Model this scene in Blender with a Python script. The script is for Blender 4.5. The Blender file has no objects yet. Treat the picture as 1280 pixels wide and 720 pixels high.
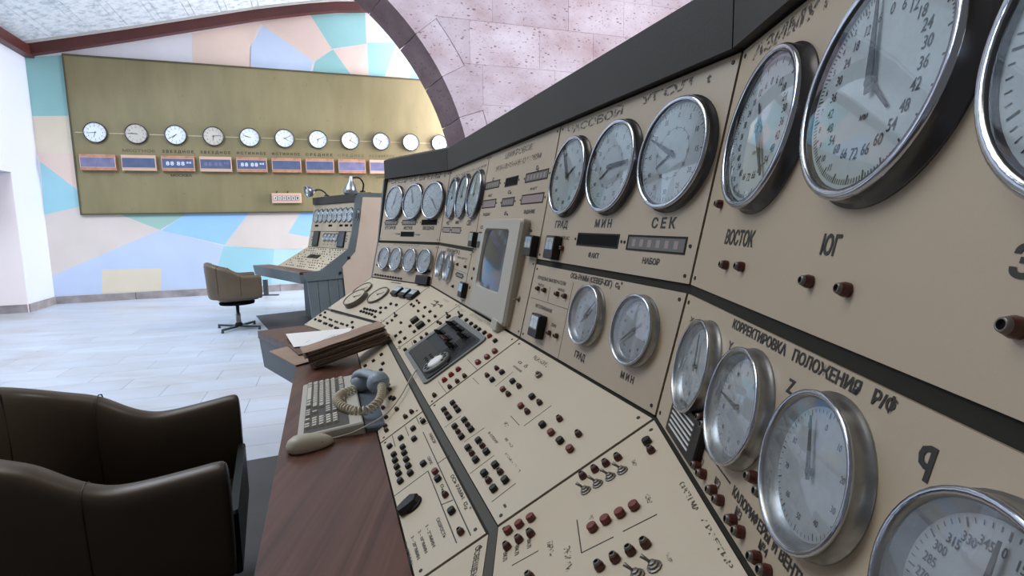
import bpy, bmesh, math, random
from mathutils import Matrix, Vector
random.seed(7)
SC = bpy.context.scene
COL = SC.collection
R = math.radians
PI = math.pi

# ------------------------------------------------------------------ camera
F_PX = 678.7
PITCH, ROLL = R(7.177), R(-1.040)
H = 1.33
_F = Vector((0, math.cos(PITCH), -math.sin(PITCH)))
_U = Vector((0, math.sin(PITCH), math.cos(PITCH)))
_R = Vector((1, 0, 0))
_R2 = _R*math.cos(ROLL) + _U*math.sin(ROLL)
_U2 = -_R*math.sin(ROLL) + _U*math.cos(ROLL)
cam = bpy.data.cameras.new('camera')
cam.sensor_width = 36.0
cam.lens = F_PX/1280*36.0
cam.clip_start = .02
cam_o = bpy.data.objects.new('camera', cam)
COL.objects.link(cam_o)
m = Matrix((( _R2.x, _U2.x, -_F.x, 0), (_R2.y, _U2.y, -_F.y, 0), (_R2.z, _U2.z, -_F.z, H), (0, 0, 0, 1)))
cam_o.matrix_world = m
SC.camera = cam_o

# ------------------------------------------------------------------ light
SC.view_settings.view_transform = 'Standard'
SC.view_settings.look = 'None'
SC.view_settings.gamma = 1
SC.view_settings.use_curve_mapping = False
SC.view_settings.exposure = 0.0
wd = bpy.data.worlds.new('world'); SC.world = wd; wd.use_nodes = True
bg = wd.node_tree.nodes['Background']
bg.inputs[0].default_value = (.96, .96, 1.0, 1)
bg.inputs[1].default_value = .15
def area(name, loc, target, sx, sy, power, col):
    l = bpy.data.lights.new(name, 'AREA'); l.shape = 'RECTANGLE'; l.size = sx; l.size_y = sy
    l.energy = power; l.color = col
    o = bpy.data.objects.new(name, l); COL.objects.link(o)
    o.location = loc
    o.rotation_euler = (Vector(target)-Vector(loc)).to_track_quat('-Z', 'Y').to_euler()
    return o
area('window_daylight', (-7.6, 5.6, 3.0), (-2.6, 6.6, 0), 3.4, 3.0, 45, (.74, .86, 1))
area('alcove_window_daylight', (.745, 11.60, 2.8), (-3.2, 11.2, 2.2), 1.2, 3.8, 640, (.97, .97, 1))
area('desk_fill', (-2.2, 1.8, 6.0), (-.6, 2.0, .8), 3.0, 3.0, 85, (1, .95, .86))  # added overhead fill that lifts the desk plates, no known opening there
area('clerestory_daylight', (4.6, 4.6, 6.4), (2.6, 9.4, 3.8), 3.0, 2.0, 600, (.98, .96, 1))
area('floor_fill', (-5.4, 3.6, 6.2), (-4.6, 6.0, 0), 3.2, 3.2, 420, (.76, .87, 1))  # added fill from above for the marble floor, placed clear of dial reflections

# ------------------------------------------------------------------ materials
MATS = {}
def nodes(name):
    m = bpy.data.materials.new(name); m.use_nodes = True
    nt = m.node_tree; b = nt.nodes['Principled BSDF']
    MATS[name] = m
    return m, nt, b
def plain(name, col, rough=.5, metal=0, spec=.5, bump=0, bscale=60, var=0, vscale=6, coat=0):
    m, nt, b = nodes(name)
    b.inputs['Base Color'].default_value = (*col, 1)
    b.inputs['Roughness'].default_value = rough
    b.inputs['Metallic'].default_value = metal
    b.inputs['Specular IOR Level'].default_value = spec
    b.inputs['Coat Weight'].default_value = coat
    N = nt.nodes; L = nt.links
    if var:
        tc = N.new('ShaderNodeTexCoord'); n = N.new('ShaderNodeTexNoise'); n.inputs['Scale'].default_value = vscale
        n.inputs['Detail'].default_value = 5
        r = N.new('ShaderNodeValToRGB')
        r.color_ramp.elements[0].position = .3; r.color_ramp.elements[1].position = .7
        r.color_ramp.elements[0].color = (*[c*(1-var) for c in col], 1)
        r.color_ramp.elements[1].color = (*[min(1, c*(1+var*.5)) for c in col], 1)
        L.new(tc.outputs['Object'], n.inputs['Vector']); L.new(n.outputs['Fac'], r.inputs[0]); L.new(r.outputs[0], b.inputs['Base Color'])
    if bump:
        tc = N.new('ShaderNodeTexCoord'); n = N.new('ShaderNodeTexNoise'); n.inputs['Scale'].default_value = bscale
        n.inputs['Detail'].default_value = 4
        bp = N.new('ShaderNodeBump'); bp.inputs['Strength'].default_value = bump; bp.inputs['Distance'].default_value = .01
        L.new(tc.outputs['Object'], n.inputs['Vector']); L.new(n.outputs['Fac'], bp.inputs['Height']); L.new(bp.outputs[0], b.inputs['Normal'])
    return m
def ramp(nt, fac, stops):
    r = nt.nodes.new('ShaderNodeValToRGB'); e = r.color_ramp.elements
    while len(e) < len(stops): e.new(.5)
    for k, (p, c) in enumerate(stops):
        e[k].position = p; e[k].color = (*c, 1)
    nt.links.new(fac, r.inputs[0]); return r.outputs[0]
def noise(nt, vec, scale, detail=5, rough=.55, dist=0):
    n = nt.nodes.new('ShaderNodeTexNoise'); n.inputs['Scale'].default_value = scale
    n.inputs['Detail'].default_value = detail; n.inputs['Roughness'].default_value = rough; n.inputs['Distortion'].default_value = dist
    nt.links.new(vec, n.inputs['Vector']); return n.outputs['Fac']
def mapping(nt, scale=(1, 1, 1), rot=(0, 0, 0), out='Object', geo=False):
    if geo:
        g = nt.nodes.new('ShaderNodeNewGeometry'); src = g.outputs['Position']
    else:
        t = nt.nodes.new('ShaderNodeTexCoord'); src = t.outputs[out]
    mp = nt.nodes.new('ShaderNodeMapping'); mp.inputs['Scale'].default_value = scale; mp.inputs['Rotation'].default_value = rot
    nt.links.new(src, mp.inputs['Vector']); return mp.outputs[0]
def mix(nt, fac, a, b, mode='MIX'):
    x = nt.nodes.new('ShaderNodeMix'); x.data_type = 'RGBA'; x.blend_type = mode
    for s, v in ((0, fac), (6, a), (7, b)):
        if hasattr(v, 'node'): nt.links.new(v, x.inputs[s])
        else: x.inputs[s].default_value = v if s == 0 else (*v, 1)
    return x.outputs[2]
def bump(nt, b, h, s, d=.01):
    bp = nt.nodes.new('ShaderNodeBump'); bp.inputs['Strength'].default_value = s; bp.inputs['Distance'].default_value = d
    nt.links.new(h, bp.inputs['Height']); nt.links.new(bp.outputs[0], b.inputs['Normal'])

# cream enamelled console plates, faint stains
def m_panel(name, col, stain):
    m, nt, b = nodes(name)
    v = mapping(nt, geo=True)
    c = ramp(nt, noise(nt, v, 2.3, 5), [(.3, [x*.93 for x in col]), (.7, [min(1, x*1.04) for x in col])])
    f = ramp(nt, noise(nt, v, 22, 6, .7), [(.60, (0, 0, 0)), (.78, (1, 1, 1))])
    sh = nt.nodes.new('ShaderNodeMath'); sh.operation = 'MULTIPLY'; sh.inputs[1].default_value = .35
    nt.links.new(f, sh.inputs[0])
    nt.links.new(mix(nt, sh.outputs[0], c, stain), b.inputs['Base Color'])
    b.inputs['Roughness'].default_value = .42
    bump(nt, b, noise(nt, v, 160, 3), .05, .004)
    return m
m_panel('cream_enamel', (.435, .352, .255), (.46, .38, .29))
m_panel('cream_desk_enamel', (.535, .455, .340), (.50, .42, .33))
m_panel('beige_enamel', (.70, .575, .47), (.5, .4, .3))
plain('cap_gray', (.042, .038, .033), .55, spec=.3, bump=.05, bscale=250, var=.12, vscale=3)
plain('gap_dark', (.020, .019, .013), .7, spec=.2)
plain('seam_strip', (.060, .058, .045), .6, spec=.3)
plain('body_bluegray', (.135, .170, .185), .5, var=.15, vscale=4)
plain('chrome', (.46, .49, .54), .16, 1, bump=.04, bscale=40)
plain('chrome_worn', (.36, .37, .38), .36, 1, var=.3, vscale=40)
plain('steel_dark', (.085, .085, .09), .25, .6)
plain('dial_paint', (.50, .535, .54), .55, var=.06, vscale=30)
plain('dial_paint_white', (.52, .52, .53), .55, var=.10, vscale=40)
plain('ink', (.022, .020, .018), .6)
plain('pointer_black', (.018, .019, .022), .45)
plain('black_plastic', (.007, .006, .006), .42, spec=.35)
plain('black_matte', (.006, .006, .006), .8, spec=.1)
plain('red_plastic', (.17, .030, .025), .32, var=.3, vscale=80)
plain('bright_red_plastic', (.26, .020, .020), .3)
plain('brown_red_lamp', (.075, .018, .014), .25)
plain('lamp_ring', (.17, .15, .13), .4, .6)
plain('window_pink', (.26, .20, .19), .35)
plain('window_grey', (.13, .125, .115), .4, spec=.3)
plain('meter_white', (.62, .63, .62), .4)
plain('monitor_beige', (.43, .40, .345), .5, bump=.1, bscale=300)
plain('crt_glass', (.035, .05, .075), .10, spec=.8)
plain('tray_dark', (.014, .016, .018), .5, spec=.3, var=.3, vscale=30)
plain('tray_rim', (.15, .155, .15), .45)
plain('olive_rim', (.16, .15, .13), .35, .4)
plain('key_beige', (.50, .475, .42), .5)
plain('board_beige', (.44, .42, .37), .5)
plain('key_grey', (.40, .385, .345), .5)
plain('key_gap', (.07, .066, .058), .7)
plain('mouse_beige', (.42, .385, .31), .45)
plain('phone_blue', (.27, .33, .40), .42, bump=.08, bscale=60)
plain('slate_blue', (.085, .105, .135), .5)
plain('coil_cream', (.52, .46, .35), .5)
plain('cable_grey', (.40, .38, .34), .5)
plain('kraft', (.33, .225, .165), .8, var=.2, vscale=10)
plain('kraft_dark', (.135, .082, .060), .8, var=.25, vscale=14)
plain('paper_edge', (.30, .24, .20), .85, var=.35, vscale=90)
plain('paper_white', (.78, .77, .76), .8)
plain('leather', (.066, .046, .029), .40, bump=.12, bscale=14, var=.22, vscale=3)
plain('leather_brown', (.125, .092, .058), .42, bump=.1, bscale=20, var=.15, vscale=4)
plain('leather_seam', (.03, .022, .015), .6)
plain('seat_shell', (.008, .013, .012), .45, spec=.3)
plain('lamp_shade_steel', (.34, .37, .40), .3, .8)
plain('white_wall', (.70, .74, .86), .8, bump=.06, bscale=12)
plain('pink_wall', (.95, .85, .85), .8)
plain('cornice_red', (.085, .018, .014), .45, var=.2, vscale=2)
plain('cornice_grey', (.50, .49, .46), .8)
plain('board_edge', (.075, .068, .035), .5)
plain('brass_strip', (.52, .46, .30), .4, .3)
plain('copper_frame', (.50, .25, .16), .45, var=.3, vscale=10)
plain('copper_frame_light', (.62, .42, .32), .5)
plain('display_blue', (.10, .13, .235), .3, var=.2, vscale=8)
plain('display_violet', (.20, .20, .34), .3, var=.25, vscale=8)
plain('digit_white', (.62, .68, .85), .5)
plain('clock_face', (.93, .95, .97), .5)
plain('clock_face_tan', (.70, .62, .54), .5)
plain('clock_rim', (.05, .05, .055), .25, .5)
plain('mat_grey', (.060, .056, .058), .65, bump=.1, bscale=40, var=.2, vscale=3)
plain('gold_ink', (.20, .17, .10), .5)
plain('bay_stone', (.33, .30, .30), .7, bump=.3, bscale=20, var=.35, vscale=5)
plain('screw_dark', (.05, .045, .04), .4, .6)

m, nt, b = nodes('worn_ink')          # lettering half rubbed off
v = mapping(nt, geo=True)
f = ramp(nt, noise(nt, v, 170, 3, .6), [(.47, (0, 0, 0)), (.52, (1, 1, 1))])
b.inputs['Base Color'].default_value = (.06, .045, .028, 1); b.inputs['Roughness'].default_value = .6
nt.links.new(f, b.inputs['Alpha'])

def m_glass(name, base, k):             # thin clear cover glass
    m, nt, b = nodes(name); N = nt.nodes; L = nt.links
    gl = N.new('ShaderNodeBsdfGlossy'); gl.inputs['Roughness'].default_value = .03; gl.inputs[0].default_value = (.9, .95, 1, 1)
    tr = N.new('ShaderNodeBsdfTransparent'); tr.inputs[0].default_value = (.93, .96, .97, 1)
    lw = N.new('ShaderNodeLayerWeight'); lw.inputs[0].default_value = .22
    mp = N.new('ShaderNodeMath'); mp.operation = 'MULTIPLY_ADD'; mp.inputs[1].default_value = k; mp.inputs[2].default_value = base
    mx = N.new('ShaderNodeMixShader')
    L.new(lw.outputs['Fresnel'], mp.inputs[0]); L.new(mp.outputs[0], mx.inputs[0]); L.new(tr.outputs[0], mx.inputs[1]); L.new(gl.outputs[0], mx.inputs[2])
    L.new(mx.outputs[0], N['Material Output'].inputs[0])
m_glass('glass', .07, .8)
m_glass('clock_glass', .01, .25)
# dusty cover glass of the lower gauges
m = MATS['glass'].copy(); m.name = 'dusty_glass'; MATS['dusty_glass'] = m; nt = m.node_tree
out = nt.nodes['Material Output']; src = out.inputs[0].links[0].from_socket
df = nt.nodes.new('ShaderNodeBsdfDiffuse'); df.inputs[0].default_value = (.36, .38, .39, 1)
v = mapping(nt, geo=True)
dm = nt.nodes.new('ShaderNodeMapRange'); dm.inputs['From Min'].default_value = .3; dm.inputs['From Max'].default_value = .7; dm.inputs['To Min'].default_value = .05; dm.inputs['To Max'].default_value = .34
nt.links.new(noise(nt, v, 14, 6, .65), dm.inputs['Value'])
mx = nt.nodes.new('ShaderNodeMixShader'); nt.links.new(dm.outputs[0], mx.inputs[0]); nt.links.new(src, mx.inputs[1]); nt.links.new(df.outputs[0], mx.inputs[2]); nt.links.new(mx.outputs[0], out.inputs[0])

# veneer worktop
m, nt, b = nodes('veneer')
v = mapping(nt, scale=(30, .9, 1), rot=(0, 0, R(-18.8)), geo=True)
g1 = noise(nt, v, 1.0, 8, .6, .6)
c = ramp(nt, g1, [(.28, (.060, .026, .018)), (.5, (.115, .052, .036)), (.72, (.170, .086, .062))])
v2 = mapping(nt, geo=True)
c2 = ramp(nt, noise(nt, v2, 1.8, 3), [(.35, (.8, .74, .72)), (.7, (1.08, 1.02, 1.0))])
nt.links.new(mix(nt, 1.0, c, c2, 'MULTIPLY'), b.inputs['Base Color'])
b.inputs['Roughness'].default_value = .36
bump(nt, b, g1, .05, .002)

# marble floor tile
m, nt, b = nodes('marble_tile')
v = mapping(nt, scale=(1, 3.2, 1), rot=(0, 0, R(18)), geo=True)
c = ramp(nt, noise(nt, v, .55, 7, .62, .8), [(.25, (.44, .43, .44)), (.45, (.52, .56, .63)), (.62, (.57, .64, .76)), (.8, (.62, .69, .82))])
oi = nt.nodes.new('ShaderNodeObjectInfo')
tint = ramp(nt, oi.outputs['Random'], [(0, (.90, .88, .87)), (1, (1.0, 1.0, 1.0))])
nt.links.new(mix(nt, 1.0, c, tint, 'MULTIPLY'), b.inputs['Base Color'])
b.inputs['Roughness'].default_value = .38
bump(nt, b, noise(nt, v, 6, 4), .05, .01)
plain('tile_joint', (.20, .19, .19), .8)

# pink tuff stone with pits
def m_stone(name, cols, pit, rough=.85):
    m, nt, b = nodes(name)
    oi = nt.nodes.new('ShaderNodeObjectInfo')
    v = mapping(nt, scale=(1, 1, 1.5), geo=True)
    base = ramp(nt, noise(nt, v, 1.1, 6, .6), [(.30, cols[0]), (.5, cols[1]), (.72, cols[2])])
    tint = ramp(nt, oi.outputs['Random'], [(0, (.90, .86, .88)), (.5, (1, .97, .98)), (1, (1.06, 1.04, 1.06))])
    base = mix(nt, 1.0, base, tint, 'MULTIPLY')
    vp = mapping(nt, scale=(1, 1, 2.2), geo=True)
    vo = nt.nodes.new('ShaderNodeTexVoronoi'); vo.inputs['Scale'].default_value = 7.0; vo.inputs['Randomness'].default_value = 1
    nt.links.new(vp, vo.inputs['Vector'])
    thr = nt.nodes.new('ShaderNodeMath'); thr.operation = 'MULTIPLY_ADD'; thr.inputs[1].default_value = .55; thr.inputs[2].default_value = -.13
    nt.links.new(noise(nt, v, 3.1, 3), thr.inputs[0])
    lt = nt.nodes.new('ShaderNodeMath'); lt.operation = 'LESS_THAN'
    nt.links.new(vo.outputs['Distance'], lt.inputs[0]); nt.links.new(thr.outputs[0], lt.inputs[1])
    fine = ramp(nt, noise(nt, vp, 22, 4, .7), [(.625, (0, 0, 0)), (.66, (1, 1, 1))])
    mxx = nt.nodes.new('ShaderNodeMath'); mxx.operation = 'MAXIMUM'
    nt.links.new(lt.outputs[0], mxx.inputs[0]); nt.links.new(fine, mxx.inputs[1])
    dm = nt.nodes.new('ShaderNodeMath'); dm.operation = 'MULTIPLY'; dm.inputs[1].default_value = .75
    nt.links.new(mxx.outputs[0], dm.inputs[0])
    nt.links.new(mix(nt, dm.outputs[0], base, pit), b.inputs['Base Color'])
    b.inputs['Roughness'].default_value = rough
    inv = nt.nodes.new('ShaderNodeMath'); inv.operation = 'SUBTRACT'; inv.inputs[0].default_value = 1
    nt.links.new(mxx.outputs[0], inv.inputs[1])
    bump(nt, b, inv.outputs[0], .6, .01)
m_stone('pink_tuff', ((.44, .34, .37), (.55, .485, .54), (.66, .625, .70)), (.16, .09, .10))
m_stone('pink_tuff_shaded', ((.13, .085, .09), (.18, .13, .14), (.24, .18, .19)), (.09, .05, .05))  # shade of the arch soffit put into a darker copy of the tuff

# white sprayed ceiling
m, nt, b = nodes('sprayed_ceiling')
v = mapping(nt, geo=True)
g1 = noise(nt, v, 9, 6, .7)
nt.links.new(ramp(nt, g1, [(.36, (.50, .58, .64)), (.50, (.78, .86, .93)), (.66, (.92, .96, 1.0))]), b.inputs['Base Color'])
b.inputs['Roughness'].default_value = .9
bump(nt, b, g1, .6, .04)

# olive wall board, brushed paint
m, nt, b = nodes('olive_board')
v = mapping(nt, scale=(1, 1, .25), geo=True)
c = ramp(nt, noise(nt, v, 3, 5), [(.3, (.195, .165, .080)), (.7, (.255, .218, .112))])
v2 = mapping(nt, geo=True)
c2 = ramp(nt, noise(nt, v2, 7, 4, .7), [(.64, (1, 1, 1)), (.74, (.78, .78, .78))])
nt.links.new(mix(nt, 1.0, c, c2, 'MULTIPLY'), b.inputs['Base Color'])
b.inputs['Roughness'].default_value = .5

# mural paints
def m_paint(name, col):
    m, nt, b = nodes(name)
    v = mapping(nt, geo=True)
    c = ramp(nt, noise(nt, v, 1.6, 5), [(.3, [x*.94 for x in col]), (.7, [min(1, x*1.03) for x in col])])
    nt.links.new(c, b.inputs['Base Color']); b.inputs['Roughness'].default_value = .75
for k, c in dict(teal=(.30, .56, .55), aqua=(.34, .62, .70), sky=(.34, .60, .92), lavender=(.52, .62, .80), beige=(.68, .61, .56), peach=(.76, .60, .52),
                 green=(.36, .56, .50), white=(.72, .71, .76), tan=(.72, .64, .50), paleaqua=(.47, .70, .78)).items():
    m_paint('paint_'+k, c)
# ------------------------------------------------------------------ measured layout (metres on each console face)
GAUGES=[('sec', 'Bup', -0.1053, 0.2265, 0.1002, 0.02, -64.7, 'big'),
 ('min', 'Bup', -0.3236, 0.2241, 0.1026, 0.02, 85.4, 'big'),
 ('deg', 'Bup', -0.5426, 0.222, 0.1042, 0.02, -33.7, 'big'),
 ('a1', 'Aup', 0.1748, 0.2205, 0.0982, 0.022, 143.4, 'big'),
 ('a2', 'Aup', 0.4004, 0.2232, 0.0991, 0.022, -14.9, 'big'),
 ('a3', 'Aup', 0.6073, 0.2087, 0.0811, 0.022, None, 'big'),
 ('x', 'Alow', 0.1341, 0.126, 0.0625, 0.018, -16.4, 'tall'),
 ('y', 'Alow', 0.2892, 0.1234, 0.0644, 0.018, -86.7, 'tall'),
 ('z', 'Alow', 0.4476, 0.1254, 0.0638, 0.018, -24.5, 'tall'),
 ('q', 'Alow', 0.6124, 0.1247, 0.0645, 0.018, -0.5, 'tall'),
 ('bd', 'Blow', -0.299, 0.1248, 0.0659, 0.016, 41.9, 'tall'),
 ('bm', 'Blow', -0.1079, 0.1276, 0.0654, 0.016, -128.7, 'tall'),
 ('b1a', 'Bup', -1.8658, 0.2224, 0.0944, 0.02, None, 'small'),
 ('b1b', 'Bup', -1.6634, 0.2229, 0.0969, 0.02, None, 'small'),
 ('b1c', 'Bup', -1.4498, 0.2219, 0.098, 0.02, None, 'small'),
 ('c1', 'Cup', -0.5052, 0.2259, 0.0961, 0.02, None, 'small'),
 ('c2', 'Cup', -0.297, 0.2252, 0.0982, 0.02, None, 'small'),
 ('c3', 'Cup', -0.0985, 0.2244, 0.0986, 0.02, None, 'small'),
 ('c4', 'Clow', -0.5128, 0.1214, 0.0652, 0.02, None, 'small'),
 ('c5', 'Clow', -0.3763, 0.1226, 0.0661, 0.02, None, 'small'),
 ('c6', 'Clow', -0.2252, 0.1219, 0.0662, 0.02, None, 'small'),
 ('c7', 'Clow', -0.079, 0.1227, 0.0666, 0.02, None, 'small'),
 ('b2a', 'Blow', -1.8534, 0.1234, 0.0615, 0.02, None, 'small'),
 ('b2b', 'Blow', -1.6723, 0.1229, 0.0647, 0.02, None, 'small')]
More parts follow.
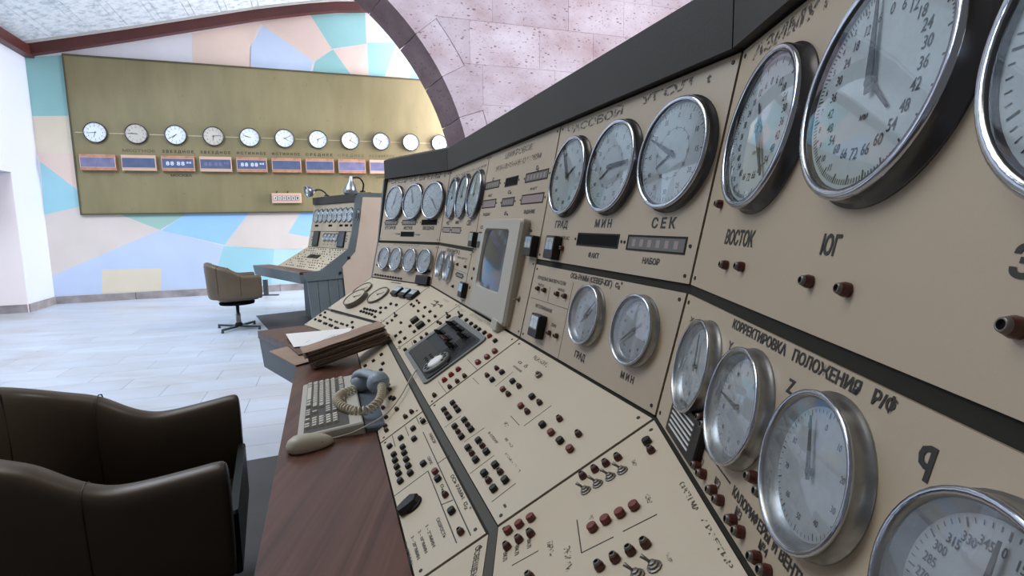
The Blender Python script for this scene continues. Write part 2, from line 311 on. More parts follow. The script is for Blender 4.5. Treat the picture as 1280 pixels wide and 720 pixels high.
BUTTONS=[('Bdesk', 'r', -0.5805, -0.1097),
 ('Bdesk', 'r', -0.5816, -0.1406),
 ('Bdesk', 'r', -0.4119, -0.1081),
 ('Bdesk', 'r', -0.4129, -0.1389),
 ('Bdesk', 'r', -0.2865, -0.1066),
 ('Bdesk', 'r', -0.2886, -0.1385),
 ('Bdesk', 'r', -0.5432, -0.2528),
 ('Bdesk', 'r', -0.5438, -0.28),
 ('Bdesk', 'k', -0.54, -0.1087),
 ('Bdesk', 'k', -0.539, -0.14),
 ('Bdesk', 'k', -0.4564, -0.1087),
 ('Bdesk', 'k', -0.33, -0.1072),
 ('Bdesk', 'k', -0.5758, -0.253),
 ('Bdesk', 'k', -0.5173, -0.2528),
 ('Bdesk', 'k', -0.5752, -0.2802),
 ('Bdesk', 'k', -0.5161, -0.2799),
 ('Bdesk', 'R', -0.4534, -0.1392),
 ('Bdesk', 'R', -0.3275, -0.1389),
 ('Bdesk', 'x', -0.3955, -0.0577),
 ('Bdesk', 'o', -0.7026, -0.1311),
 ('Bdesk', 'o', -0.6934, -0.1025),
 ('Bdesk', 'o', -0.693, -0.0754),
 ('Bdesk', 's', -0.7479, -0.2344),
 ('Bdesk', 's', -0.7504, -0.2104),
 ('Bdesk', 's', -0.7509, -0.1853),
 ('Bdesk', 'r', -0.6776, -0.2344),
 ('Bdesk', 'r', -0.6776, -0.2092),
 ('Bdesk', 'r', -0.6766, -0.1847),
 ('Bdesk', 'r', -0.6967, -0.281),
 ('Bdesk', 'k', -0.2082, -0.137),
 ('Bdesk', 'k', -0.1245, -0.1365),
 ('Bdesk', 'r', -0.1846, -0.1059),
 ('Bdesk', 'r', -0.1031, -0.105),
 ('Bdesk', 'R', -0.1651, -0.1367),
 ('Bdesk', 'R', -0.0837, -0.1354),
 ('Bdesk', 'k', -0.4542, -0.2802),
 ('Bdesk', 'k', -0.3889, -0.28),
 ('Bdesk', 'k', -0.4499, -0.2539),
 ('Bdesk', 'k', -0.3884, -0.2538),
 ('Bdesk', 'k', -0.3266, -0.2808),
 ('Bdesk', 'k', -0.2647, -0.2809),
 ('Bdesk', 'k', -0.324, -0.2547),
 ('Bdesk', 'k', -0.2632, -0.2548),
 ('Bdesk', 'k', -0.2029, -0.2811),
 ('Bdesk', 'k', -0.1403, -0.2818),
 ('Bdesk', 'k', -0.2019, -0.2555),
 ('Bdesk', 'k', -0.1383, -0.2565),
 ('Bdesk', 'r', -0.4199, -0.2804),
 ('Bdesk', 'r', -0.4178, -0.254),
 ('Bdesk', 'r', -0.2964, -0.2805),
 ('Bdesk', 'r', -0.294, -0.2544),
 ('Bdesk', 'r', -0.1722, -0.2815),
 ('Bdesk', 'r', -0.1703, -0.2554),
 ('Bdesk', 'r', -1.8915, -0.1082),
 ('Bdesk', 'r', -1.8229, -0.1099),
 ('Bdesk', 'r', -1.6831, -0.1411),
 ('Bdesk', 'r', -1.5375, -0.1422),
 ('Bdesk', 'r', -1.4191, -0.1097),
 ('Bdesk', 'r', -1.4199, -0.1404),
 ('Bdesk', 'r', -1.8469, -0.2597),
 ('Bdesk', 'r', -1.8532, -0.2853),
 ('Bdesk', 'r', -1.6911, -0.2335),
 ('Bdesk', 'r', -1.2804, -0.2351),
 ('Bdesk', 'r', -1.2734, -0.2073),
 ('Bdesk', 'r', -1.2734, -0.1835),
 ('Bdesk', 'r', -1.2833, -0.1177),
 ('Bdesk', 'r', -1.3208, -0.1199),
 ('Bdesk', 'k', -1.897, -0.1409),
 ('Bdesk', 'k', -1.8331, -0.1387),
 ('Bdesk', 'k', -1.6669, -0.1081),
 ('Bdesk', 'k', -1.545, -0.1081),
 ('Bdesk', 'k', -1.5394, -0.2122),
 ('Bdesk', 'k', -1.4169, -0.2127),
 ('Bdesk', 'k', -1.5494, -0.2593),
 ('Bdesk', 'k', -1.5449, -0.2836),
 ('Bdesk', 'k', -1.4192, -0.2586),
 ('Bdesk', 'k', -1.4157, -0.2835),
 ('Bdesk', 'k', -1.2738, -0.2816),
 ('Bdesk', 'k', -1.1139, -0.0461),
 ('Bdesk', 'k', -1.0441, -0.0473),
 ('Bdesk', 'k', -0.9855, -0.0475),
 ('Bdesk', 'k', -0.9387, -0.0481),
 ('Bdesk', 'k', -0.8783, -0.0472),
 ('Bdesk', 'k', -0.7591, -0.0491),
 ('Bdesk', 'K', -1.5659, -0.1813),
 ('Bdesk', 'K', -1.4343, -0.1787),
 ('Bdesk', 'l', -1.8884, -0.2332),
 ('Bdesk', 'l', -1.2041, -0.0463),
 ('Bdesk', 'l', -1.2979, -0.0763),
 ('Bdesk', 't', -1.6152, -0.0546),
 ('Bdesk', 't', -1.5132, -0.0581),
 ('Bdesk', 't', -1.5962, -0.0734),
 ('Bdesk', 's', -0.8232, -0.0469),
 ('Bdesk', 'r', -1.0366, -0.3878),
 ('Bdesk', 'r', -0.9834, -0.3881),
 ('Bdesk', 'r', -0.875, -0.4277),
 ('Bdesk', 'r', -0.7898, -0.391),
 ('Bdesk', 'r', -0.7913, -0.4278),
 ('Bdesk', 'r', -0.7369, -0.4374),
 ('Bdesk', 'r', -0.7041, -0.4377),
 ('Bdesk', 'r', -0.6986, -0.3765),
 ('Bdesk', 'r', -0.7003, -0.356),
 ('Bdesk', 'k', -0.8874, -0.3883),
 ('Bdesk', 'k', -0.9089, -0.396),
 ('Bdesk', 'k', -0.5989, -0.4416),
 ('Bdesk', 'k', -0.5984, -0.4082),
 ('Bdesk', 'k', -0.5978, -0.3702),
 ('Bdesk', 'k', -0.5964, -0.3399),
 ('Bdesk', 'k', -0.5407, -0.3779),
 ('Bdesk', 'k', -0.5434, -0.411),
 ('Bdesk', 'k', -1.4289, -0.445),
 ('Bdesk', 'k', -1.4178, -0.4077),
 ('Bdesk', 'k', -1.4245, -0.3694),
 ('Bdesk', 'k', -1.297, -0.3776),
 ('Bdesk', 'k', -1.2382, -0.3933),
 ('Bdesk', 'r', -1.2991, -0.4293),
 ('Bdesk', 'k', -0.5093, -0.4122),
 ('Bdesk', 'k', -0.4718, -0.4128),
 ('Bdesk', 'k', -0.4371, -0.4132),
 ('Bdesk', 'k', -0.4018, -0.4141),
 ('Bdesk', 'k', -0.5399, -0.4373),
 ('Bdesk', 'k', -0.5066, -0.4387),
 ('Bdesk', 'k', -0.4709, -0.4389),
 ('Bdesk', 'k', -0.4362, -0.4392),
 ('Bdesk', 'k', -0.4008, -0.4405),
 ('Bdesk', 'k', -0.399, -0.3802),
 ('Bdesk', 'k', -0.3015, -0.3648),
 ('Bdesk', 'k', -0.1713, -0.3657),
 ('Bdesk', 'R', -0.3334, -0.3638),
 ('Bdesk', 'r', -0.2312, -0.3642),
 ('Bdesk', 'r', -0.1008, -0.3659),
 ('Bdesk', 'P', -0.2851, -0.4314),
 ('Adesk', 'k', 0.0633, -0.0299),
 ('Adesk', 'r', 0.0957, -0.0305),
 ('Adesk', 'R', 0.0873, -0.2636),
 ('Adesk', 'R', 0.0885, -0.2424),
 ('Adesk', 'R', 0.1995, -0.1455),
 ('Adesk', 'R', 0.1996, -0.1252),
 ('Adesk', 'R', 0.2028, -0.1038),
 ('Adesk', 'R', 0.2046, -0.0829),
 ('Adesk', 'r', 0.1276, -0.2631),
 ('Adesk', 'r', 0.1296, -0.2428),
 ('Adesk', 'r', 0.0551, -0.1449),
 ('Adesk', 'r', 0.0565, -0.1228),
 ('Adesk', 'r', 0.058, -0.1028),
 ('Adesk', 'r', 0.0613, -0.0815),
 ('Adesk', 'r', 0.279, -0.1464),
 ('Adesk', 'r', 0.2805, -0.1253),
 ('Adesk', 'r', 0.2827, -0.1049),
 ('Adesk', 'r', 0.2846, -0.0852),
 ('Adesk', 'r', 0.2262, -0.2436),
 ('Adesk', 't', 0.0973, -0.1458),
 ('Adesk', 't', 0.0985, -0.1248),
 ('Adesk', 't', 0.0996, -0.1029),
 ('Adesk', 't', 0.1014, -0.0824),
 ('Adesk', 't', 0.3243, -0.0846),
 ('Adesk', 't', 0.3229, -0.1056),
 ('Adesk', 'R', 0.0868, -0.2841),
 ('Adesk', 'r', 0.1277, -0.2841),
 ('Cdesk', 'k', -0.6714, -0.41),
 ('Cdesk', 'k', -0.6167, -0.4108),
 ('Cdesk', 'k', -0.5965, -0.4103),
 ('Cdesk', 'k', -0.533, -0.4158),
 ('Cdesk', 'k', -0.5095, -0.4154),
 ('Cdesk', 'k', -0.4578, -0.4167),
 ('Cdesk', 'k', -0.4341, -0.4168),
 ('Cdesk', 'k', -0.3759, -0.4213),
 ('Cdesk', 'k', -0.3502, -0.4216),
 ('Cdesk', 'k', -0.6726, -0.3723),
 ('Cdesk', 'k', -0.2976, -0.3861),
 ('Cdesk', 'k', -0.6615, -0.3447),
 ('Cdesk', 'k', -0.2886, -0.3581),
 ('Cdesk', 'k', -0.2296, -0.388),
 ('Cdesk', 'k', -0.3239, -0.2506),
 ('Cdesk', 'k', -0.2939, -0.2505),
 ('Cdesk', 'k', -0.2599, -0.2504),
 ('Cdesk', 'k', -0.229, -0.2508),
 ('Cdesk', 'k', -0.1987, -0.2503),
 ('Cdesk', 'k', -0.3288, -0.2738),
 ('Cdesk', 'k', -0.2969, -0.274),
 ('Cdesk', 'k', -0.2626, -0.2753),
 ('Cdesk', 'k', -0.2299, -0.2759),
 ('Cdesk', 'k', -0.1986, -0.2767),
 ('Cdesk', 'k', -0.1496, -0.287),
 ('Cdesk', 'k', -0.1472, -0.2509),
 ('Cdesk', 'k2', -0.6144, -0.3766),
 ('Cdesk', 'k2', -0.5903, -0.3782),
 ('Cdesk', 'k2', -0.5298, -0.3805),
 ('Cdesk', 'k2', -0.5049, -0.3817),
 ('Cdesk', 'k2', -0.449, -0.3835),
 ('Cdesk', 'k2', -0.4241, -0.3845),
 ('Cdesk', 'k2', -0.3736, -0.3852),
 ('Cdesk', 'k2', -0.3497, -0.3861),
 ('Cdesk', 'k', -0.146, -0.1791),
 ('Cdesk', 'k', -0.0891, -0.1785),
 ('Cdesk', 'k', -0.1488, -0.2128),
 ('Cdesk', 'k', -0.1916, -0.2203),
 ('Alow', 'r', 0.2216, 0.0216),
 ('Alow', 'r', 0.2431, 0.0215),
 ('Alow', 'r', 0.2812, 0.0204),
 ('Alow', 'r', 0.3037, 0.0208),
 ('Alow', 'r', 0.3423, 0.0201),
 ('Alow', 'r', 0.3629, 0.02),
 ('Alow', 'r', 0.4025, 0.0188),
 ('Alow', 'r', 0.4234, 0.02),
 ('Alow', 'r', 0.3556, 0.0751),
 ('Alow', 'r', 0.3791, 0.0714),
 ('Alow', 'r', 0.1943, 0.0749),
 ('Alow', 'r', 0.2129, 0.0723),
 ('Aup', 'r', 0.3615, 0.05),
 ('Aup', 'r', 0.4229, 0.0502),
 ('Aup', 'r', 0.5842, 0.0505),
 ('Aup', 'r', 0.1395, 0.047),
 ('Aup', 'r', 0.1936, 0.0494),
 ('Aup', 'r', 0.0587, 0.1322),
 ('Blow', 'r', -0.6043, 0.1489),
 ('Blow', 'r', -0.5593, 0.1498),
 ('Blow', 'r', -0.477, 0.15),
 ('Blow', 'r', -0.4327, 0.1501),
 ('Blow', 'r', -0.4738, 0.0519),
 ('Blow', 'r', -0.4308, 0.0529),
 ('Bup', 'r', -0.5149, 0.04),
 ('Blow', 'r', -1.5399, 0.1469),
 ('Blow', 'r', -1.402, 0.147),
 ('Blow', 'r', -1.5406, 0.05),
 ('Clow', 'k3', -0.6005, 0.0191),
 ('Clow', 'k3', -0.5703, 0.0186),
 ('Clow', 'k3', -0.5405, 0.0182),
 ('Clow', 'k3', -0.5111, 0.0177),
 ('Clow', 'k3', -0.4806, 0.0173),
 ('Clow', 'k3', -0.4505, 0.017),
 ('Clow', 'k3', -0.4208, 0.0167),
 ('Clow', 'k3', -0.3916, 0.0163),
 ('Clow', 'k3', -0.3613, 0.0161),
 ('Clow', 'k3', -0.3314, 0.0159),
 ('Clow', 'k3', -0.3019, 0.0156),
 ('Clow', 'k2', -0.6001, 0.0782),
 ('Clow', 'k2', -0.469, 0.0746),
 ('Clow', 'k2', -0.3362, 0.0741),
 ('Clow', 'k2', -0.1619, 0.0727),
 ('Clow', 'k2', -0.0307, 0.0718),
 ('Bup', 'l', -0.7907, -0.0755),
 ('Blow', 'l', -0.7737, 0.1485),
 ('Blow', 't', -0.7331, 0.103),
 ('Bup', 'k2', -1.2864, -0.0748),
 ('Bup', 'k2', -1.2886, -0.1126),
 ('Bup', 'k2', -1.2915, -0.1495)]
TEXTS=[('Bup', 'ГРАД', -0.5894, 0.0912, 0.0767, 0.0191, 'ink'),
 ('Bup', 'М И Н', -0.3675, 0.0942, 0.074, 0.0182, 'ink'),
 ('Bup', 'С Е К', -0.1433, 0.0946, 0.0735, 0.0203, 'ink'),
 ('Bup', 'ЛАЗЕР НС', -0.5578, 0.0613, 0.0701, 0.0094, 'ink'),
 ('Bup', 'ФАКТ', -0.3713, 0.0254, 0.0501, 0.013, 'ink'),
 ('Bup', 'НАБОР', -0.15, 0.0275, 0.0548, 0.0122, 'ink'),
 ('Bup', 'ЧАСОВОЙ', -0.6243, 0.3413, 0.2857, 0.0261, 'worn'),
 ('Bup', 'УГОЛ', -0.2661, 0.3466, 0.1632, 0.0185, 'worn'),
 ('Bup', 't', -0.0631, 0.3422, 0.0126, 0.0146, 'worn'),
 ('Blow', 'ОСЬ РАМЫ (СЕВЕР-ЮГ)', -0.4293, 0.1955, 0.1973, 0.0134, 'ink'),
 ('Blow', 'α₂°', -0.2189, 0.1967, 0.0263, 0.0134, 'ink'),
 ('Blow', 'ГРАД', -0.3242, 0.0269, 0.0487, 0.016, 'ink'),
 ('Blow', 'М И Н', -0.1287, 0.0339, 0.0454, 0.0134, 'ink'),
 ('Blow', 'КОНЦЕВЫЕ ВЫКЛЮЧАТЕЛИ', -0.6274, 0.1739, 0.1805, 0.0098, 'ink'),
 ('Blow', 'ЗАПАД', -0.485, 0.159, 0.0395, 0.0065, 'ink'),
 ('Blow', 'ВОСТОК', -0.615, 0.1566, 0.0411, 0.0064, 'ink'),
 ('Blow', 'АВТОПРИЕМНИК', -0.6034, 0.099, 0.1138, 0.0098, 'ink'),
 ('Blow', 'ЗОНА', -0.4778, 0.0694, 0.0293, 0.0083, 'ink'),
 ('Aup', 'ВОСТОК', 0.109, 0.0754, 0.0975, 0.0212, 'ink'),
 ('Aup', 'ЮГ', 0.3632, 0.0768, 0.0302, 0.0201, 'ink'),
 ('Aup', 'З', 0.5658, 0.0771, 0.0173, 0.0203, 'ink'),
 ('Aup', 'АЗИМУТ', 0.0401, 0.3436, 0.2161, 0.0219, 'worn'),
 ('Alow', 'КОРРЕКТИРОВКА   ПОЛОЖЕНИЯ   Р/Ф', 0.1992, 0.1976, 0.3068, 0.0125, 'ink'),
 ('Alow', 'X', 0.0362, 0.1743, 0.0199, 0.0084, 'ink'),
 ('Alow', 'Y', 0.2031, 0.1706, 0.014, 0.0114, 'ink'),
 ('Alow', 'Z', 0.3621, 0.1679, 0.0129, 0.0138, 'ink'),
 ('Alow', 'q', 0.5342, 0.167, 0.0098, 0.0127, 'ink'),
 ('Alow', 'КАЛОРИФЕРЫ', 0.3204, 0.0376, 0.0898, 0.0119, 'ink'),
 ('Alow', 'И', 0.4162, 0.0393, 0.0112, 0.008, 'ink'),
 ('Alow', 'ВЕНТИЛЯТОРЫ', 0.4332, 0.0403, 0.0931, 0.0102, 'ink'),
 ('Alow', '№1', 0.2135, 0.0271, 0.0162, 0.0073, 'ink'),
 ('Alow', '№2', 0.2729, 0.0264, 0.0162, 0.009, 'ink'),
 ('Alow', '№3', 0.3372, 0.0248, 0.0144, 0.0104, 'ink'),
 ('Alow', '№4', 0.3961, 0.0258, 0.0167, 0.0093, 'ink'),
 ('Bdesk', 'НАБОР', -0.5132, -0.3425, 0.0618, 0.0083, 'ink'),
 ('Bdesk', 'ОСЬ РАМЫ', -0.2815, -0.3411, 0.098, 0.0082, 'ink'),
 ('Bdesk', 'α₂°', -0.1702, -0.3422, 0.0299, 0.0104, 'ink'),
 ('Bdesk', 'СКОРОСТЬ', -0.1864, -0.3983, 0.065, 0.0071, 'ink'),
 ('Bdesk', '1 – 2°/МИН', -0.1898, -0.421, 0.0687, 0.0067, 'ink'),
 ('Bdesk', '2 – 10°/МИН', -0.1921, -0.4367, 0.0707, 0.0064, 'ink'),
 ('Bdesk', '3 – 20°/МИН', -0.1922, -0.4525, 0.0704, 0.0067, 'ink'),
 ('Bdesk', '4 – 40°/МИН', -0.192, -0.4674, 0.0715, 0.0065, 'ink'),
 ('Bdesk', 'СБРОС', -0.417, -0.368, 0.0403, 0.0066, 'ink'),
 ('Bdesk', 'α₁', -0.2783, -0.3668, 0.0214, 0.0067, 'ink'),
 ('Bdesk', 'РУЧНОЙ', -0.5331, -0.0791, 0.0566, 0.0077, 'ink'),
 ('Bdesk', 'РЕЖИМ t', -0.5021, -0.0305, 0.0934, 0.0117, 'worn'),
 ('Bdesk', 'α  δ', -0.5359, -0.0618, 0.0591, 0.0099, 'ink'),
 ('Bdesk', 'В СТЕНУ', -0.3288, -0.2302, 0.0611, 0.006, 'ink'),
 ('Bdesk', 'ВЕРНО', -0.2624, -0.2115, 0.0432, 0.0055, 'worn'),
 ('Bdesk', 'I', -0.0856, -0.2838, 0.0099, 0.0045, 'ink'),
 ('Bdesk', 'НАБОР Z', -0.2145, -0.2292, 0.0829, 0.0048, 'worn'),
 ('Bdesk', 'Кл', -0.3176, -0.1927, 0.0224, 0.0089, 'worn'),
 ('Bdesk', 'ПУСК', -1.318, -0.0286, 0.0844, 0.0115, 'worn'),
 ('Bdesk', 'СПУТНИК', -1.1514, -0.0233, 0.158, 0.0108, 'worn'),
 ('Bdesk', 'АВТОМАТ', -0.9942, -0.0182, 0.1224, 0.0093, 'worn'),
 ('Bdesk', 'ОТКЛ', -1.6107, -0.0308, 0.0961, 0.0114, 'worn'),
 ('Adesk', 'ОСВЕЩЕНИЕ', 0.0732, -0.3491, 0.0991, 0.0113, 'ink'),
 ('Adesk', 'ВКЛ', 0.1338, -0.2919, 0.0202, 0.0073, 'ink'),
 ('Adesk', 'ВКЛ', 0.1339, -0.2716, 0.0228, 0.0071, 'ink'),
 ('Adesk', 'ВКЛ', 0.136, -0.2505, 0.0211, 0.0067, 'ink'),
 ('Adesk', 'РЕЖИМ', 0.2044, -0.1924, 0.0471, 0.0096, 'worn'),
 ('Adesk', 'СИСТЕМА', 0.2068, -0.0188, 0.0682, 0.0073, 'worn'),
 ('Adesk', 'АРРЕТИР', 0.2925, -0.0164, 0.0878, 0.0057, 'worn'),
 ('Adesk', 'СЕВЕР', 0.1906, -0.0657, 0.0223, 0.0067, 'worn'),
 ('Adesk', 'ВКЛ', 0.0894, -0.0645, 0.0172, 0.0059, 'worn'),
 ('Adesk', 'ОТКЛ', 0.3143, -0.0685, 0.015, 0.0047, 'worn'),
 ('Adesk', 'НЕТ', 0.1658, -0.1486, 0.0122, 0.0058, 'worn'),
 ('Adesk', 'ВРУЧ', 0.1705, -0.2175, 0.0322, 0.0097, 'worn'),
 ('Cup', 'СРЕДНЕЕ ВРЕМЯ 1', -0.6003, 0.3447, 0.5719, 0.0294, 'worn'),
 ('Cup', 'ВТОРОЕ', -0.591, 0.0712, 0.1271, 0.0209, 'ink'),
 ('Cup', 'МЕСТНОЕ', -0.3751, 0.0699, 0.094, 0.0191, 'ink'),
 ('Cup', 'ЗВЕЗДНОЕ', -0.1783, 0.0684, 0.1147, 0.0197, 'ink'),
 ('Cup', 'ТАМ', -0.4643, 0.0387, 0.0505, 0.0102, 'ink'),
 ('Cup', 'ГАМ', -0.2475, 0.0366, 0.0525, 0.0096, 'ink'),
 ('Clow', 'ПОЛОЖЕНИЕ Р/Ф', -0.4454, 0.1995, 0.2745, 0.0102, 'worn'),
 ('Clow', 'КООРДИНАТЫ', -0.5256, 0.0461, 0.148, 0.0071, 'ink'),
 ('Bup', 'ЧАС', -1.9536, 0.0955, 0.0713, 0.0182, 'ink'),
 ('Bup', 'МИН', -1.7509, 0.0989, 0.0674, 0.0156, 'ink'),
 ('Bup', 'СЕК', -1.5336, 0.0936, 0.0723, 0.023, 'ink'),
 ('Bup', 'ВРЕМЯ', -1.9104, 0.3313, 0.5283, 0.0093, 'worn'),
 ('Bup', 'ЦИФРОВОЕ', -1.1478, 0.3347, 0.2742, 0.0222, 'worn'),
 ('Bup', 'УПРАВЛЕНИЕ ОТ ЭВМ', -1.2417, 0.2979, 0.4533, 0.0188, 'worn'),
 ('Bup', 'ζ', -1.2617, 0.264, 0.0241, 0.012, 'ink'),
 ('Bup', 'ФАКТ', -0.8304, 0.2037, 0.0569, 0.0091, 'ink'),
 ('Bup', 'α₂', -0.8127, 0.264, 0.0254, 0.0137, 'ink'),
 ('Bup', 'α₁', -1.0437, 0.2041, 0.0377, 0.0116, 'ink'),
 ('Bup', 'ФАКТ', -1.2805, 0.2034, 0.0522, 0.0115, 'ink'),
 ('Bup', 'ЗАДАНИЕ', -0.8508, 0.1329, 0.0943, 0.0121, 'ink'),
 ('Bup', 'δ₁', -1.0433, 0.1312, 0.0438, 0.0124, 'ink'),
 ('Bup', 'ЗАДАН', -1.3056, 0.1319, 0.0908, 0.012, 'ink'),
 ('Bup', 'δ₂', -0.79, 0.0797, 0.0413, 0.0128, 'ink'),
 ('Bup', 'α', -1.3107, 0.0816, 0.0381, 0.012, 'ink'),
 ('Bup', '5', -0.7867, -0.1088, 0.0136, 0.0066, 'ink'),
 ('Blow', 'ХРОНОМЕТР Z', -1.8278, 0.1898, 0.2743, 0.0173, 'ink'),
 ('Blow', 'МАЛ АВТОТ', -1.5821, 0.1731, 0.1761, 0.0088, 'ink'),
 ('Blow', '1', -1.4328, 0.1635, 0.0111, 0.0055, 'ink'),
 ('Cdesk', 'ДИАГРАММА', -0.3853, -0.023, 0.1126, 0.0114, 'ink'),
 ('Cdesk', 'КОРРЕКЦИЯ', -0.3238, -0.1904, 0.0587, 0.0119, 'worn'),
 ('Cdesk', 'ПЕРЕМЕННЫЕ ТОКИ', -0.6243, -0.3306, 0.2478, 0.0096, 'ink')]
LINES=[('Blow', -0.4079, 0.1878, -0.4008, 0.0035, 0.0012),
 ('Blow', -0.6468, 0.1193, -0.4079, 0.1224, 0.0012),
 ('Blow', -0.5352, 0.1614, -0.5303, 0.1236, 0.0012),
 ('Alow', 0.1978, 0.0462, 0.3102, 0.0448, 0.002),
 ('Adesk', 0.1566, -0.1676, 0.2321, -0.1679, 0.0016),
 ('Adesk', 0.2321, -0.1679, 0.2366, -0.1215, 0.0016),
 ('Adesk', 0.2365, -0.1079, 0.2408, -0.0601, 0.0016),
 ('Adesk', 0.1748, -0.2754, 0.1759, -0.2319, 0.0016),
 ('Bdesk', -0.7828, -0.1454, -0.6643, -0.1476, 0.0014),
 ('Bdesk', -0.7814, -0.2513, -0.6625, -0.2512, 0.0014),
 ('Bdesk', -0.6376, -0.172, -0.576, -0.1715, 0.0014),
 ('Bdesk', -0.5013, -0.1461, -0.5057, -0.0882, 0.0014),
 ('Bdesk', -0.3263, -0.1695, -0.2697, -0.17, 0.0014),
 ('Bdesk', -0.2553, -0.1641, -0.2509, -0.0948, 0.0014),
 ('Bdesk', -0.4913, -0.3014, -0.4869, -0.2556, 0.0014),
 ('Bdesk', -0.3659, -0.2818, -0.3587, -0.2281, 0.0014),
 ('Bdesk', -0.2408, -0.3046, -0.2371, -0.2462, 0.0014),
 ('Bdesk', -0.1154, -0.2971, -0.1128, -0.245, 0.0014),
 ('Bdesk', -0.2553, -0.1641, -0.2534, -0.1304, 0.0014),
 ('Bdesk', -0.3625, -0.3778, -0.087, -0.3801, 0.0022),
 ('Bdesk', -0.5488, -0.3522, -0.0773, -0.3539, 0.0022),
 ('Bdesk', -0.3624, -0.3544, -0.3592, -0.322, 0.0022),
 ('Bdesk', -0.3674, -0.4665, -0.3625, -0.3778, 0.0022),
 ('Bdesk', -0.2162, -0.3799, -0.2029, -0.3558, 0.0022),
 ('Bdesk', -0.6542, -0.4281, -0.5806, -0.4291, 0.0018),
 ('Bdesk', -0.6523, -0.388, -0.5841, -0.3881, 0.0018),
 ('Bdesk', -0.6537, -0.3517, -0.6052, -0.352, 0.0018),
 ('Bdesk', -0.5847, -0.3453, -0.5713, -0.3214, 0.0018),
 ('Bdesk', -1.3633, -0.3082, -1.3617, -0.0081, 0.0018),
 ('Bdesk', -1.3321, -0.245, -1.2515, -0.2507, 0.0018),
 ('Blow', -1.6344, 0.1238, -1.3597, 0.1212, 0.0012),
 ('Blow', -1.6344, 0.1238, -1.607, 0.0656, 0.0012)]
RECTS=[('Bup', 'black', -0.3463, 0.0657, 0.186, 0.0233),
 ('Bup', 'glass', -0.1228, 0.0654, 0.18, 0.0234),
 ('Bup', 'glass', -1.2529, 0.2487, 0.1781, 0.0225),
 ('Bup', 'black', -1.0267, 0.2456, 0.1236, 0.0243),
 ('Bup', 'glass', -0.7979, 0.2453, 0.1762, 0.0226),
 ('Bup', 'pink', -1.2521, 0.1772, 0.1675, 0.0251),
 ('Bup', 'glass', -1.027, 0.1758, 0.1233, 0.0228),
 ('Bup', 'pink', -0.8, 0.1774, 0.1769, 0.0235),
 ('Cup', 'glass', -0.5261, 0.1117, 0.1384, 0.0238),
 ('Cup', 'glass', -0.3257, 0.11, 0.1402, 0.0227),
 ('Cup', 'black', -0.1199, 0.109, 0.1444, 0.023),
 ('Cup', 'black', -0.327, 0.0435, 0.1373, 0.0212),
 ('Bup', 'pink', -1.9226, 0.07, 0.171, 0.0203),
 ('Bup', 'pink', -1.7157, 0.0706, 0.1785, 0.0206),
 ('Blow', 'glass', -1.4773, 0.1046, 0.1082, 0.0126),
 ('Blow', 'meter', -0.5373, 0.0565, 0.0726, 0.0603),
 ('Bup', 'meter', -0.5558, 0.038, 0.083, 0.0607),
 ('Bup', 'meter', -0.7102, 0.036, 0.0856, 0.0573),
 ('Bup', 'meter', -1.218, 0.0371, 0.0861, 0.0585),
 ('Bup', 'meter', -1.3487, 0.0361, 0.0977, 0.057),
 ('Blow', 'meter', -1.3385, 0.0561, 0.099, 0.0588),
 ('Clow', 'blackbox', -0.0692, 0.0233, 0.1165, 0.0455),
 ('Cdesk', 'meter', -0.1965, -0.0924, 0.0769, 0.0631),
 ('Cdesk', 'meter', -0.1132, -0.0948, 0.0593, 0.0604),
 ('Cdesk', 'meter', -0.0337, -0.0965, 0.0639, 0.0633),
 ('Alow', 'grille', 0.1544, 0.0453, 0.1325, 0.0427),
 ('Bup', 'monitor_top', -0.901, 0.0518, 0.3973, 0.1144)]
